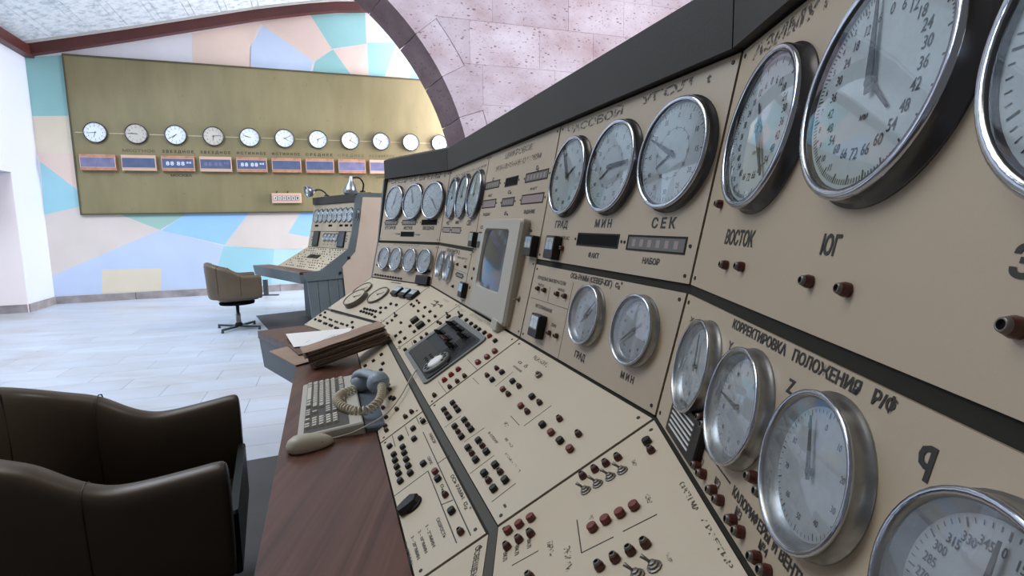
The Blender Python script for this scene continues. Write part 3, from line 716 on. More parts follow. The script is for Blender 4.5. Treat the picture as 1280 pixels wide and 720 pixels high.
# ------------------------------------------------------------------ helpers
def mk(name, verts, faces, mat, smooth=False, mats=None, fm=None):
    me = bpy.data.meshes.new(name)
    me.from_pydata([tuple(v) for v in verts], [], faces)
    for x in (mats or [mat]): me.materials.append(MATS[x])
    if fm: me.polygons.foreach_set('material_index', fm)
    if smooth: me.polygons.foreach_set('use_smooth', [True]*len(faces))
    me.update(); return me
class MB:
    """collects shapes into one mesh"""
    def __init__(s): s.v = []; s.f = []; s.m = []; s.sm = []
    def add(s, vs, fs, mi=0, sm=False, M=None):
        o = len(s.v)
        s.v += [(M @ Vector(v)) if M else Vector(v) for v in vs]
        s.f += [tuple(i+o for i in f) for f in fs]; s.m += [mi]*len(fs); s.sm += [sm]*len(fs); return s
    def box(s, x0, x1, y0, y1, z0, z1, mi=0, M=None, b=0):
        if b:
            return s.prism([(x0+b, y0), (x1-b, y0), (x1, y0+b), (x1, y1-b), (x1-b, y1), (x0+b, y1), (x0, y1-b), (x0, y0+b)], z0, z1, mi, M, b)
        vs = [(x, y, z) for z in (z0, z1) for y in (y0, y1) for x in (x0, x1)]
        return s.add(vs, [(0, 2, 3, 1), (4, 5, 7, 6), (0, 1, 5, 4), (2, 6, 7, 3), (0, 4, 6, 2), (1, 3, 7, 5)], mi, False, M)
    def prism(s, pts, z0, z1, mi=0, M=None, b=0):
        n = len(pts)
        if b:   # chamfered top
            cx = sum(p[0] for p in pts)/n; cy = sum(p[1] for p in pts)/n
            top = []
            for p in pts:
                d = math.hypot(p[0]-cx, p[1]-cy) or 1; k = max(0, 1-b/d); top.append((cx+(p[0]-cx)*k, cy+(p[1]-cy)*k))
            vs = [(*p, z0) for p in pts]+[(*p, z1-b) for p in pts]+[(*p, z1) for p in top]
            fs = [tuple(range(n-1, -1, -1)), tuple(range(2*n, 3*n))]
            for r in (0, 1): fs += [(r*n+i, r*n+(i+1) % n, (r+1)*n+(i+1) % n, (r+1)*n+i) for i in range(n)]
        else:
            vs = [(*p, z0) for p in pts]+[(*p, z1) for p in pts]
            fs = [tuple(range(n-1, -1, -1)), tuple(range(n, 2*n))]+[(i, (i+1) % n, n+(i+1) % n, n+i) for i in range(n)]
        return s.add(vs, fs, mi, False, M)
    def lathe(s, prof, n=32, mi=None, M=None, cap=True, sm=True, squash=1):
        """prof: (r,z[,mat]) from base to top"""
        vs = []; fs = []; ms = []
        for p in prof:
            for k in range(n):
                a = 2*PI*k/n; vs.append((p[0]*math.cos(a), p[0]*math.sin(a)*squash, p[1]))
        o = len(s.v)
        s.v += [(M @ Vector(v)) if M else Vector(v) for v in vs]
        for j in range(len(prof)-1):
            q = (prof[j+1][2] if len(prof[j+1]) > 2 else 0) if mi is None else mi
            for k in range(n):
                s.f.append((o+j*n+k, o+j*n+(k+1) % n, o+(j+1)*n+(k+1) % n, o+(j+1)*n+k)); s.m.append(q); s.sm.append(sm)
        if cap:
            s.f.append(tuple(o+(len(prof)-1)*n+k for k in range(n))); s.m.append((prof[-1][2] if len(prof[-1]) > 2 else 0) if mi is None else mi); s.sm.append(False)
        return s
    def tube(s, pts, r, n=8, mi=0, M=None, closed=False):
        pts = [Vector(p) for p in pts]; N = len(pts); rings = []
        up = Vector((0, 0, 1)); prev = None
        vs = []
        for i, p in enumerate(pts):
            t = (pts[min(i+1, N-1)]-pts[max(i-1, 0)]).normalized()
            if prev is None:
                a = t.cross(up)
                if a.length < .1: a = t.cross(Vector((1, 0, 0)))
                a.normalize()
            else:
                a = (prev-t*prev.dot(t)).normalized()
            prev = a; b_ = t.cross(a); rr = r[i] if isinstance(r, (list, tuple)) else r
            for k in range(n):
                c = 2*PI*k/n; vs.append(p+a*math.cos(c)*rr+b_*math.sin(c)*rr)
        fs = [(i*n+k, i*n+(k+1) % n, (i+1)*n+(k+1) % n, (i+1)*n+k) for i in range(N-1) for k in range(n)]
        fs += [tuple(range(n-1, -1, -1)), tuple((N-1)*n+k for k in range(n))]
        return s.add(vs, fs, mi, True, M)
    def mesh(s, name, *mats):
        me = bpy.data.meshes.new(name); me.from_pydata([tuple(v) for v in s.v], [], s.f)
        for x in mats: me.materials.append(MATS[x])
        me.polygons.foreach_set('material_index', s.m); me.polygons.foreach_set('use_smooth', s.sm)
        me.update(); return me
WM = {}
def put(name, me, parent=None, M=None, kind=None, label=None):
    """link ONE object; M is its world matrix"""
    o = bpy.data.objects.new(name, me); COL.objects.link(o)
    M = M.copy() if M is not None else (WM[parent.name].copy() if parent else Matrix.Identity(4))
    if parent:
        o.parent = parent; o.matrix_local = WM[parent.name].inverted() @ M
    else: o.matrix_world = M
    WM[o.name] = M
    if kind: o['kind'] = kind
    if label: o['label'] = label
    return o
def thing(name, label, cat, M, group=None):
    o = put(name, None, None, M); o['label'] = label; o['category'] = cat
    o.empty_display_size = .1
    if group: o['group'] = group
    return o
def tag(o, label, cat, group=None):
    o['label'] = label; o['category'] = cat
    if group: o['group'] = group
    return o
def T(x, y, z=0): return Matrix.Translation((x, y, z))
def RZ(a): return Matrix.Rotation(a, 4, 'Z')
def frameM(Q, e, u, n):
    return Matrix(((e[0], u[0], n[0], Q[0]), (e[1], u[1], n[1], Q[1]), (e[2], u[2], n[2], Q[2]), (0, 0, 0, 1)))

# lettering: text turned into flat meshes, cached
TXT = {}
def text_mesh(s, mat='ink', off=.030):
    key = (s, mat, off)
    if key in TXT: return TXT[key]
    cu = bpy.data.curves.new('lettering', 'FONT'); cu.body = s; cu.size = 1; cu.resolution_u = 2; cu.offset = off
    o = bpy.data.objects.new('lettering', cu); COL.objects.link(o)
    dg = bpy.context.evaluated_depsgraph_get(); dg.update()
    me = bpy.data.meshes.new_from_object(o.evaluated_get(dg)); me.name = 'lettering'
    bpy.data.objects.remove(o)
    xs = [v.co.x for v in me.vertices] or [0, 1]; ys = [v.co.y for v in me.vertices] or [0, 1]
    x0, x1 = min(xs), max(xs); y0, y1 = min(ys), max(ys)
    y0 = max(y0, -.02) if s != 'q' else y0
    for v in me.vertices: v.co.x = (v.co.x-x0)/(x1-x0); v.co.y = (v.co.y-y0)/max(.01, (y1-y0)); v.co.z = 0
    me.materials.clear(); me.materials.append(MATS[mat])
    me.update(); TXT[key] = (me, (x1-x0), (y1-y0)); return TXT[key]
def lettering(s, parent, SM, x, y, w, h, mat='ink', z=.0006, name='lettering'):
    me, _, _ = text_mesh(s, mat, .030 if h > .0115 else .010)
    return put(name, me, parent, SM @ T(x, y, z) @ Matrix.Diagonal((w, h, 1, 1)))
def add_text(mb, s, cx, cy, h, rot=0, z=0, cond=.8, mi=0):
    me, w, hh = text_mesh(s, 'ink', .012)
    W = h*w/hh*cond
    M = T(cx, cy, z) @ RZ(rot) @ Matrix.Diagonal((W, h, 1, 1)) @ T(-.5, -.5, 0)
    mb.add([v.co for v in me.vertices], [tuple(p.vertices) for p in me.polygons], mi, False, M)

# ------------------------------------------------------------------ console geometry
TL, TU, TD = R(13.944), R(12.013), R(58.0)
YA, YB, YC = R(2.319), R(-18.814), R(-41.353)
Z1, Z2, Z3 = 1.0, 1.21731, 1.58642
A1 = Vector((.23340, .86409, Z1)); A2 = Vector((.28772, .87196, Z2)); A3 = Vector((.36679, .88342, Z3))
B1 = Vector((-.41983, 2.78138, Z1)); B2 = Vector((-.37223, 2.80896, Z2)); B3 = Vector((-.30293, 2.84910, Z3))
F1 = Vector((-1.95946, 6.67246, Z1)); F2 = Vector((-1.91896, 6.70811, Z2)); F3 = Vector((-1.86, 6.76, Z3))
HAB = (YA-YB)/2; HBC = (YB-YC)/2
def surf(Q, a, t):
    d = Vector((math.sin(a), math.cos(a), 0)); nh = Vector((-math.cos(a), math.sin(a), 0)); z = Vector((0, 0, 1))
    return frameM(Q, -d, -math.sin(t)*nh+math.cos(t)*z, math.cos(t)*nh+math.sin(t)*z)
SF = dict(Alow=surf(A1, YA, TL), Aup=surf(A2, YA, TU), Adesk=surf(A1, YA, TD),
          Blow=surf(A1, YB, TL), Bup=surf(A2, YB, TU), Bdesk=surf(A1, YB, TD),
          Clow=surf(B1, YC, TL), Cup=surf(B2, YC, TU), Cdesk=surf(B1, YC, TD),
          Flow=surf(F1, YC, TL), Fup=surf(F2, YC, TU), Fdesk=surf(F1, YC, TD))
LB1 = (B1-A1).length; LB2 = (B2-A2).length
TI = dict(low=TL, up=TU, desk=TD)
UPH = (Z3-Z2)/math.cos(TU); LOH = (Z2-Z1)/math.cos(TL); DKM = -.311; DKE = -.467
LA = 1.90; LC = .643; LF = 1.41
def edge_r(sf, y):      # right-hand (positive x) limit of a face at height y
    f, k = sf[0], sf[1:]; o = -y*math.sin(TI[k])
    if f == 'A': return LA
    if f == 'B': return -o*math.tan(HAB)
    if f == 'C': return -o*math.tan(HBC)
    return -max(0, o)*.25
def edge_l(sf, y):
    f, k = sf[0], sf[1:]; o = -y*math.sin(TI[k])
    if f == 'A': return o*math.tan(HAB)
    if f == 'B': return -(LB2 if k == 'up' else LB1)+o*math.tan(HBC)
    if f == 'C': return -LC+(y*.19 if k == 'desk' else 0)
    return -LF+(y*.25 if k == 'desk' else 0)
PT = .004
def plate(sf, x0, x1, y0, y1, parent, mat=None, g=.0038, name='panel', screws=True):
    """a flat enamelled plate; x0 / x1 None = run to the facet's own edge"""
    ya, yb = y0+g, y1-g
    p = [(edge_l(sf, ya)+g if x0 is None else x0+g, ya), (edge_r(sf, ya)-g if x1 is None else x1-g, ya),
         (edge_r(sf, yb)-g if x1 is None else x1-g, yb), (edge_l(sf, yb)+g if x0 is None else x0+g, yb)]
    mb = MB(); mb.prism(p, -PT, 0)
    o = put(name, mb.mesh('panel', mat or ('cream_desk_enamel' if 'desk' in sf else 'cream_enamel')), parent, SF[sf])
    if screws and sf[0] != 'F':
        for k in range(4):
            q = p[k]; c = ((p[0][0]+p[2][0])/2, (ya+yb)/2)
            x = q[0]+(.014 if c[0] > q[0] else -.014); y = q[1]+(.012 if c[1] > q[1] else -.012)
            if k in (2, 3) and 'desk' in sf: x += (.012 if k == 3 else -.012)
            put('screw', SCREW, o, SF[sf] @ T(x, y, 0))
    return o
SCREW = MB().lathe([(.0034, 0), (.0034, .0010), (.0024, .0016), (.0022, .0006)], 12).mesh('screw', 'screw_dark')

# --- buttons: one mesh per kind, shared
def m_rbox(w, h, d, mat, b=.3):
    mb = MB(); k = w*b
    mb.prism([(-w+k, -h), (w-k, -h), (w, -h+k), (w, h-k), (w-k, h), (-w+k, h), (-w, h-k), (-w, -h+k)], 0, d, 0, None, k*.45)
    return mb.mesh('button', mat)
BTN = {
 'k': ('push_button', m_rbox(.0073, .0070, .0085, 'black_plastic', .45)),
 'k2': ('push_button', m_rbox(.0054, .0054, .007, 'black_plastic', .4)),
 'k3': ('push_button', m_rbox(.0070, .0056, .006, 'black_plastic', .3)),
 'K': ('selector_block', m_rbox(.024, .018, .016, 'black_plastic', .25)),
 'R': ('push_button', MB().lathe([(.0072, 0, 0), (.0074, .0035, 0), (.0072, .0045, 1), (.0072, .0075, 1), (.0064, .0088, 1)], 16).mesh('button', 'brown_red_lamp', 'red_plastic')),
 's': ('signal_lamp', MB().lathe([(.0088, 0, 1), (.0088, .003, 1), (.0076, .0045, 0), (.0068, .009, 0), (.004, .0115, 0)], 16).mesh('lamp', 'bright_red_plastic', 'brown_red_lamp')),
 'r': ('signal_lamp', MB().lathe([(.0064, 0, 0), (.0066, .0045, 0), (.0052, .0082, 0), (.0048, .0092, 1), (.0042, .0110, 1), (.0030, .0112, 1), (.0026, .0095, 2)], 16).mesh('lamp', 'brown_red_lamp', 'lamp_ring', 'black_matte')),
 'x': ('hexagonal_nut', MB().lathe([(.0088, 0), (.0088, .007), (.0045, .008), (.0045, .012), (.003, .013)], 6, sm=False).mesh('nut', 'lamp_ring')),
 'o': ('signal_lamp', MB().lathe([(.014, 0, 0), (.014, .005, 0), (.010, .009, 0), (.004, .0105, 0)], 20, squash=.62).mesh('lamp', 'red_plastic')),
}
def toggle_mesh(scale=1.0):
    mb = MB()
    mb.lathe([(.0090, 0), (.0090, .002), (.0064, .0028), (.0064, .005), (.0042, .006), (.0042, .008), (.002, .0085)], 10, sm=False)
    mb.tube([(0, 0, .005), (-.003, -.0035, .011), (-.006, -.007, .016)], [.0016, .0019, .0026], 8)
    return mb.mesh('toggle', 'lamp_ring')
BTN['t'] = ('toggle_switch', toggle_mesh())
def lever_mesh():
    mb = MB(); mb.lathe([(.011, 0), (.010, .006), (.006, .009)], 12)
    mb.tube([(0, 0, .005), (-.008, .002, .012), (-.018, .004, .016)], [.0032, .0036, .0048], 8); return mb.mesh('lever', 'black_plastic')
BTN['l'] = ('lever_switch', lever_mesh())
def knob_mesh():
    mb = MB(); mb.lathe([(.021, 0), (.022, .002), (.020, .004), (.016, .006)], 28)
    mb.prism([(-.028, -.010), (-.008, -.0155), (.010, -.0155), (.020, 0), (.010, .0155), (-.008, .0155), (-.028, .010), (-.031, 0)], .003, .016, 0, None, .003)
    return mb.mesh('knob', 'black_plastic')
BTN['P'] = ('pointer_knob', knob_mesh())

# --- gauges
GC = {}
def gauge_meshes(kind, r, h, style):
    key = (kind, round(r, 4), style)
    if key in GC: return GC[key]
    n = 64 if r > .08 else 48
    mb = MB(); FZ = (h-.004 if style == 'flat' else .0055) if kind == 'tall' else h-.0085
    if kind == 'tall':
        prof = [(r+.003, 0, 1), (r+.003, .002, 1), (r+.001, .003, 1), (r+.0006, h-.003, 1), (r+.0012, h-.002, 0), (r+.0008, h, 0), (r-.001, h+.0006, 0), (r-.0035, h, 0), (r-.0045, h-.002, 1), (r-.0052 if style == 'flat' else r-.0105, FZ-.0005, 1), (r*.5, FZ-.0007, 1)]
    else:
        prof = [(r+.006, 0, 2), (r+.006, .0025, 2), (r+.002, .003, 1), (r+.002, h-.004, 1), (r+.0002, h-.0012, 0), (r-.0012, h, 0), (r-.0068, h-.001, 0), (r-.0078, h-.0035, 2), (r-.0082, FZ-.001, 2), (r*.5, FZ-.0012, 2)]
    mb.lathe(prof, n, cap=False)
    hous = mb.mesh('gauge', 'chrome', 'chrome_worn' if kind == 'tall' else 'steel_dark', 'steel_dark') if style != 'flat' else mb.mesh('gauge', 'olive_rim', 'olive_rim', 'olive_rim')
    rf = r-((.0055 if style == 'flat' else .0108) if kind == 'tall' else .0084)
    fm = MB().lathe([(rf, FZ-.0006), (rf-.0004, FZ)], n).mesh('dial_face', ('cream_desk_enamel' if style == 'flat' else 'dial_paint_white') if kind == 'tall' else 'dial_paint')
    gm = MB().lathe([(rf+(.006 if kind == 'tall' and style != 'flat' else .001), h-.0030), (rf*.8, h-.0020), (rf*.4, h-.0012), (.001, h-.0010)], n, cap=True).mesh('cover_glass', 'dusty_glass' if kind == 'tall' else 'glass')
    sc = MB(); z = FZ+.0004
    nt_ = 60 if style != 'm72' else 144
    for k in range(nt_):
        a = 2*PI*k/nt_; lg = (k % 5 == 0) if nt_ == 60 else (k % 6 == 0)
        r0 = rf*(.86 if lg else .90); r1 = rf*.955; w = rf*(.010 if lg else .006)
        M = RZ(-a)
        sc.add([(-w, r0, z), (w, r0, z), (w, r1, z), (-w, r1, z)], [(0, 1, 2, 3)], 0, False, M)
    def nums(vals, step, rad, hgt, a0=0):
        for i, t in enumerate(vals):
            a = a0+R(step)*i; add_text(sc, t, rad*math.sin(a), rad*math.cos(a), hgt, 0, z)
    if style == 's60':
        nums([str(i*5) for i in range(12)], 30, rf*.76, rf*.105)
        nums([str(i*5) for i in range(12)], 30, rf*.50, rf*.075)
        for k in range(48):
            a = 2*PI*k/48; w = rf*.004; M = RZ(-a)
            if k % 4: sc.add([(-rf*.032, rf*.5, z), (rf*.032, rf*.5, z), (rf*.032, rf*.5+w*1.6, z), (-rf*.032, rf*.5+w*1.6, z)], [(0, 1, 2, 3)], 0, False, M)
    elif style == 'm72':
        nums([str(i*6) for i in range(13)], 15, rf*.66, rf*.115)
        for i in range(1, 12): add_text(sc, str(i*6), -rf*.66*math.sin(R(15)*i), rf*.66*math.cos(R(15)*i), rf*.10, 0, z)
        for i in range(1, 12): add_text(sc, str(i), -rf*.84*math.sin(R(14)*i), rf*.84*math.cos(R(14)*i), rf*.07, 0, z)
    elif style == 'd360':
        nums([str(i*30) for i in range(12)], 30, rf*.74, rf*.10)
    elif style == 'q360':
        nums([str(i*15) for i in range(24)], 15, rf*.74, rf*.11)
    elif style == 't100':
        nums([str(i*10) for i in range(10)], 36, rf*.72, rf*.10)
    elif style in ('four', 'flat'):
        nums(['2', '4', '3', '2', '1', '0', '1', '2', '3', '4'], 36, rf*.62, rf*.16)
    if style == 'm72': add_text(sc, 'мм', 0, -rf*.32, rf*.06, 0, z)
    sm = sc.mesh('dial_scale', 'ink')
    L = rf*(.84 if kind != 'small' else .7)
    pm = MB(); zz = FZ+.0036
    q_ = .85 if kind == 'tall' else 1
    pm.prism([(-rf*.045*q_, -rf*.12), (rf*.045*q_, -rf*.12), (rf*.05*q_, rf*.1), (rf*.016*q_, L), (-rf*.016*q_, L), (-rf*.05*q_, rf*.1)], zz, zz+.0012)
    pm.lathe([(rf*.06, zz-.003), (rf*.06, zz+.0014), (rf*.04, zz+.002)], 16)
    pmesh = pm.mesh('pointer', 'pointer_black')
    sh = MB(); L2 = L*.55
    sh.prism([(-rf*.03, -rf*.05), (rf*.03, -rf*.05), (rf*.012, L2), (-rf*.012, L2)], zz-.0022, zz-.0012)
    smesh = sh.mesh('pointer', 'pointer_black')
    GC[key] = (hous, fm, sm, pmesh, smesh, gm); return GC[key]
def gauge(parent, M, kind, r, h, ang, style, ang2=None, glass=True):
    hous, fm, sm, pm, p2, gm = gauge_meshes(kind, r, h, style)
    g = put('gauge', hous, parent, M)
    put('dial_face', fm, g, M)
    put('dial_scale', sm, g, M)
    if ang is not None: put('pointer', pm, g, M @ RZ(-R(ang)))
    if ang2 is not None: put('pointer', p2, g, M @ RZ(-R(ang2)))
    if glass: put('cover_glass', gm, g, M)
    return g

# --- rectangular windows, meters
def window(parent, sf, kind, cx, cy, w, h):
    M = SF[sf] @ T(cx, cy, 0)
    if kind in ('black', 'glass', 'pink', 'grey'):
        mb = MB(); t = .0035; d = .0012
        # slim bezel and a recessed pane, proud screws each side
        mb.box(-w/2-t, w/2+t, h/2, h/2+t, 0, d); mb.box(-w/2-t, w/2+t, -h/2-t, -h/2, 0, d)
        mb.box(-w/2-t, -w/2, -h/2, h/2, 0, d); mb.box(w/2, w/2+t, -h/2, h/2, 0, d)
        mb.box(-w/2, w/2, -h/2, h/2, .0001, .0004, 1)
        if kind == 'glass':
            for k in range(6): mb.box(-w*.42+k*w*.15, -w*.42+k*w*.15+w*.07, -h*.3, h*.3, .0004, .0007, 2)
        o = put('readout_window', mb.mesh('window', 'gap_dark', dict(black='black_matte', glass='window_grey', pink='window_pink', grey='window_grey')[kind], 'window_pink'), parent, M)
        for s in (-1, 1): put('screw', SCREW, o, M @ T(s*(w/2+.014), 0, 0))
        return o
    if kind == 'meter':
        d = .022
        mb = MB(); mb.prism([(-w/2+.003, -h/2), (w/2-.003, -h/2), (w/2, -h/2+.003), (w/2, h/2-.003), (w/2-.003, h/2), (-w/2+.003, h/2), (-w/2, h/2-.003), (-w/2, -h/2+.003)], 0, d, 0, None, .0015)
        o = put('panel_meter', mb.mesh('meter', 'black_plastic'), parent, M)
        f = MB().box(-w*.38, w*.38, -h*.10, h*.40, d, d+.0006).mesh('meter_face', 'meter_white'); put('meter_face', f, o, M)
        s = MB()
        for k in range(9):
            a = R(-40+k*10); s.add([(-.0004, .030, 0), (.0004, .030, 0), (.0004, .034, 0), (-.0004, .034, 0)], [(0, 1, 2, 3)], 0, False, T(0, -h*.18, d+.001) @ RZ(-a) @ T(0, -.004, 0))
        s.box(-.0004, .0004, -h*.1, h*.30, d+.0009, d+.0012, 0, RZ(R(12)))
        put('meter_needle', s.mesh('needle', 'ink'), o, M)
        put('cover_glass', MB().box(-w*.44, w*.44, -h*.14, h*.44, d+.002, d+.0026).mesh('cover_glass', 'clock_glass'), o, M)
        return o
    if kind == 'blackbox':
        d = .02
        mb = MB(); mb.box(-w/2, w/2, -h/2, h/2, 0, d, 0, None, .002); mb.box(-w*.36, w*.36, -h*.3, h*.3, d, d+.0006, 1)
        return put('black_readout_box', mb.mesh('box', 'black_plastic', 'tray_dark'), parent, M)
    if kind == 'grille':
        d = .010
        o = put('speaker_grille', MB().box(-w/2, w/2, -h/2-.008, h/2+.006, 0, d, 0, None, .002).mesh('grille', 'black_plastic'), parent, M)
        for k in range(6):
            y = -h/2+.003+k*h/6.2
            put('slat', GSL(w), o, M @ T(-.004, y, d))
        return o
_g = {}
def GSL(w):
    if 'g' not in _g: _g['g'] = MB().box(-w*.36, w*.34, 0, .0024, 0, .0014).mesh('slat', 'meter_white')
    return _g['g']
# ------------------------------------------------------------------ the hall
AW = R(69.8)
DW = Vector((math.sin(AW), math.cos(AW), 0)); NW = Vector((math.cos(AW), -math.sin(AW), 0)); ZV = Vector((0, 0, 1))
WP = Vector((-8.05, 9.48, 0))
WF = frameM(WP, DW, ZV, NW)                 # x right along the mural wall, y up, z out of it
AP = -NW*9.5
AF = frameM(AP, DW, ZV, NW)                 # the arch wall, 2.15 m in front of the mural wall

# floor slab and marble tiles (33 x 70 cm, laid along the mural wall)
fl = put('floor', MB().box(-12, 9, -3, 14, -.12, -.004).mesh('floor', 'tile_joint'), None, None, kind='structure')
TM = [MB().box(0, .697, 0, .327, -.004, 0).mesh('tile', 'marble_tile'), MB().box(0, 2.097, 0, .984, -.004, 0).mesh('tile', 'marble_tile')]
FT = R(18.5); fx = Vector((math.cos(FT), math.sin(FT), 0)); fy = Vector((-math.sin(FT), math.cos(FT), 0))
FO = Vector((-2.131, 4.358, 0))
cnt = 0
cells = []
for j in range(-14, 30):
    for i in range(-16, 14):
        off = .35*(j % 2)
        p = FO+fx*(i*.70+off)+fy*(j*.33); c = p+fx*.35+fy*.16
        if c.y < 1.2 or c.y > 7.2 or c.x > -.9 or c.x < -c.y*1.02-.2: continue
        cells.append((c.length, i, j, p))
cells.sort(key=lambda t: t[0]); cells = cells[:290]
used = set((i, j) for _, i, j, _p in cells)
for _, i, j, p in cells:
    put('tile', TM[0], fl, T(*p) @ RZ(FT))
mb = MB()                                   # the remaining tiles, joined
for j in range(-20, 34):
    for i in range(-20, 22):
        if (i, j) in used: continue
        p = FO+fx*(i*.70+.35*(j % 2))+fy*(j*.33)
        if not (-12 < p.x < 8 and -3 < p.y < 13): continue
        mb.box(0, .697, 0, .327, -.004, 0, 0, T(*p) @ RZ(FT))
put('tile_field', mb.mesh('tile_field', 'marble_tile'), fl, None, kind='stuff')

# dark linoleum around the consoles
pts = [(-3.4, 2.12), (-1.37, 2.99), (-1.10, 3.10), (-1.05, 3.9), (-2.1, 6.3), (-3.108, 6.784), (-3.748, 7.831), (-3.17, 8.26), (-2.2, 9.0), (2.2, 8.6), (2.6, -1.6), (-3.4, -1.6)]
tag(put('floor_mat', MB().prism(pts, .0005, .005).mesh('mat', 'mat_grey'), None), 'dark grey linoleum sheet lying on the marble floor under the control desks', 'mat')

# mural wall
w = put('wall_back', MB().box(-.1, 10.5, 0, 6.6, -.2, 0).mesh('wall', 'paint_white'), None, WF, kind='structure')
PATCH = [('teal', [(0, 4.16), (0, 3.21), (.51, 3.24), (.54, 4.24)]), ('tan', [(0, 3.21), (0, 2.60), (.52, 2.60), (.51, 3.24)]), ('peach', [(0, 2.60), (.03, 2.46), (.52, 1.98), (.52, 2.60)]),
 ('aqua', [(.03, 2.46), (0, 1.56), (.54, 1.70), (.54, 1.95)]), ('beige', [(0, 1.56), (0, .50), (1.70, 1.26), (1.07, 1.55), (.54, 1.70)]), ('lavender', [(0, .50), (0, .14), (2.45, .14), (2.72, .93), (1.70, 1.26)]),
 ('green', [(1.07, 1.56), (1.70, 1.26), (2.17, 1.56)]), ('sky', [(2.17, 1.56), (1.72, 1.25), (2.73, .95), (3.21, 1.56)]), ('beige', [(3.21, 1.56), (2.73, .95), (3.27, .86), (4.38, .80), (4.39, 1.03), (3.87, 1.14), (4.14, 1.56)]),
 ('sky', [(4.14, 1.56), (3.87, 1.14), (4.39, 1.03), (4.6, 1.56)]), ('aqua', [(2.72, .93), (2.45, .14), (3.5, .14), (3.6, .84)]), ('paleaqua', [(3.6, .84), (3.5, .14), (5.2, .14), (5.2, .8)]),
 ('beige', [(4.4, 1.03), (4.38, .80), (6.6, .8), (6.6, 1.56), (4.6, 1.56)]), ('tan', [(.73, .57), (.70, .14), (1.62, .14), (1.66, .55)]),
 ('peach', [(2.50, 4.78), (2.46, 4.22), (3.42, 4.22), (3.45, 4.62), (3.66, 5.1)]), ('peach', [(3.69, 5.03), (4.56, 4.45), (4.90, 4.72), (4.54, 5.31), (3.62, 5.09)]), ('lavender', [(3.43, 4.61), (3.40, 4.22), (4.45, 4.22), (4.55, 4.45), (3.69, 5.03)]),
 ('teal', [(4.54, 5.31), (4.90, 4.72), (5.57, 4.88), (5.57, 5.47)]), ('teal', [(4.58, 4.46), (4.5, 4.22), (5.26, 4.22), (4.92, 4.71)]), ('peach', [(4.92, 4.71), (5.26, 4.22), (5.58, 4.22), (5.57, 4.88)]),
 ('aqua', [(5.58, 4.90), (5.58, 4.22), (5.88, 4.22), (6.17, 4.95)]), ('tan', [(6.16, 4.9), (5.88, 4.22), (6.20, 4.22), (6.45, 4.6)]), ('sky', [(6.5, 4.9), (6.4, 4.22), (7.3, 4.22), (7.4, 5)])]
for i_, (k, p) in enumerate(PATCH):
    put('painted_field', MB().prism(p, 0, .003 if p[0] == (.73, .57) else .0015).mesh('painted_field', 'paint_'+k), w, WF)
bmesh_ = None
for k in range(7):
    x0 = k*1.22
    put('skirting_stone', MB().box(x0+.003, x0+1.214, 0, .13+.006*math.sin(k*3), 0, .03, 0, None, 0).mesh('skirting', 'bay_stone'), w, WF)
# left wall with an opening; pink jamb
LF_ = frameM(WP, NW, ZV, DW)                # x towards the hall, y up, z into the bay
lw_ = put('wall_left', MB().box(0, .96, 0, 4.9, -.6, 0).box(.96, 2.12, 2.20, 4.9, -.6, 0).mesh('wall', 'white_wall'), None, LF_, kind='structure')
put('door_jamb', MB().box(.96, .965, 0, 2.19, -.6, -.004).mesh('jamb', 'pink_wall'), lw_, LF_)
put('skirting_stone', MB().box(0, .96, 0, .13, 0, .025).mesh('skirting', 'bay_stone'), lw_, LF_)
put('skirting_stone', MB().box(.965, .985, 0, .13, -.6, -.01).mesh('skirting', 'bay_stone'), lw_, LF_)
# sloping vault: curve on the mural wall
CUR = [(-.2, 4.156), (0, 4.156), (.75, 4.345), (1.5, 4.535), (2.5, 4.803), (3.57, 5.092), (4.1, 5.215), (4.52, 5.306), (5.0, 5.395), (5.57, 5.462), (6.2, 5.52), (7.2, 5.60), (8.6, 5.66)]
def cz(x):
    for (a, b), (c, d) in zip(CUR, CUR[1:]):
        if a <= x <= c: return b+(d-b)*(x-a)/(c-a)
    return CUR[-1][1]
mb = MB(); mg = MB()
for (a, b), (c, d) in zip(CUR[1:], CUR[2:]):
    for q, z0, z1, dep in ((mb, 0, .17, .13), (mg, .17, .21, .17)):
        vs = [(a, b+z0, 0), (c, d+z0, 0), (c, d+z1, 0), (a, b+z1, 0), (a, b+z0, dep), (c, d+z0, dep), (c, d+z1, dep), (a, b+z1, dep)]
        q.add(vs, [(0, 1, 2, 3), (4, 7, 6, 5), (0, 4, 5, 1), (3, 2, 6, 7), (0, 3, 7, 4), (1, 5, 6, 2)])
put('trim_1', mb.mesh('cornice', 'cornice_red'), None, WF, kind='structure')
put('trim_2', mg.mesh('cornice_fillet', 'cornice_grey'), None, WF, kind='structure')
put('trim_3', MB().box(0, 2.12, 4.156, 4.326, 0, .13).mesh('cornice', 'cornice_red'), None, LF_, kind='structure')
ce = put('ceiling', MB().prism([(-.6, 4.9)]+[(x, z+.27) for x, z in CUR[1:]]+[(8.6, 6.6), (-.6, 6.6)], 0, 2.6).mesh('ceiling_slab', 'sprayed_ceiling'), None, WF, kind='structure')
x = 0
k = 0
while x < 8.4:
    wd_ = (.42, .10, .42, .10)[k % 4]; x1 = x+wd_; k += 1
    a, b = cz(x+.006)+.205, cz(x1-.006)+.205
    put('ceiling_board', MB().prism([(x+.005, a), (x1-.005, b), (x1-.005, b+.05), (x+.005, a+.05)], 0, 2.6).mesh('ceiling_board', 'sprayed_ceiling'), ce, WF)
    x = x1

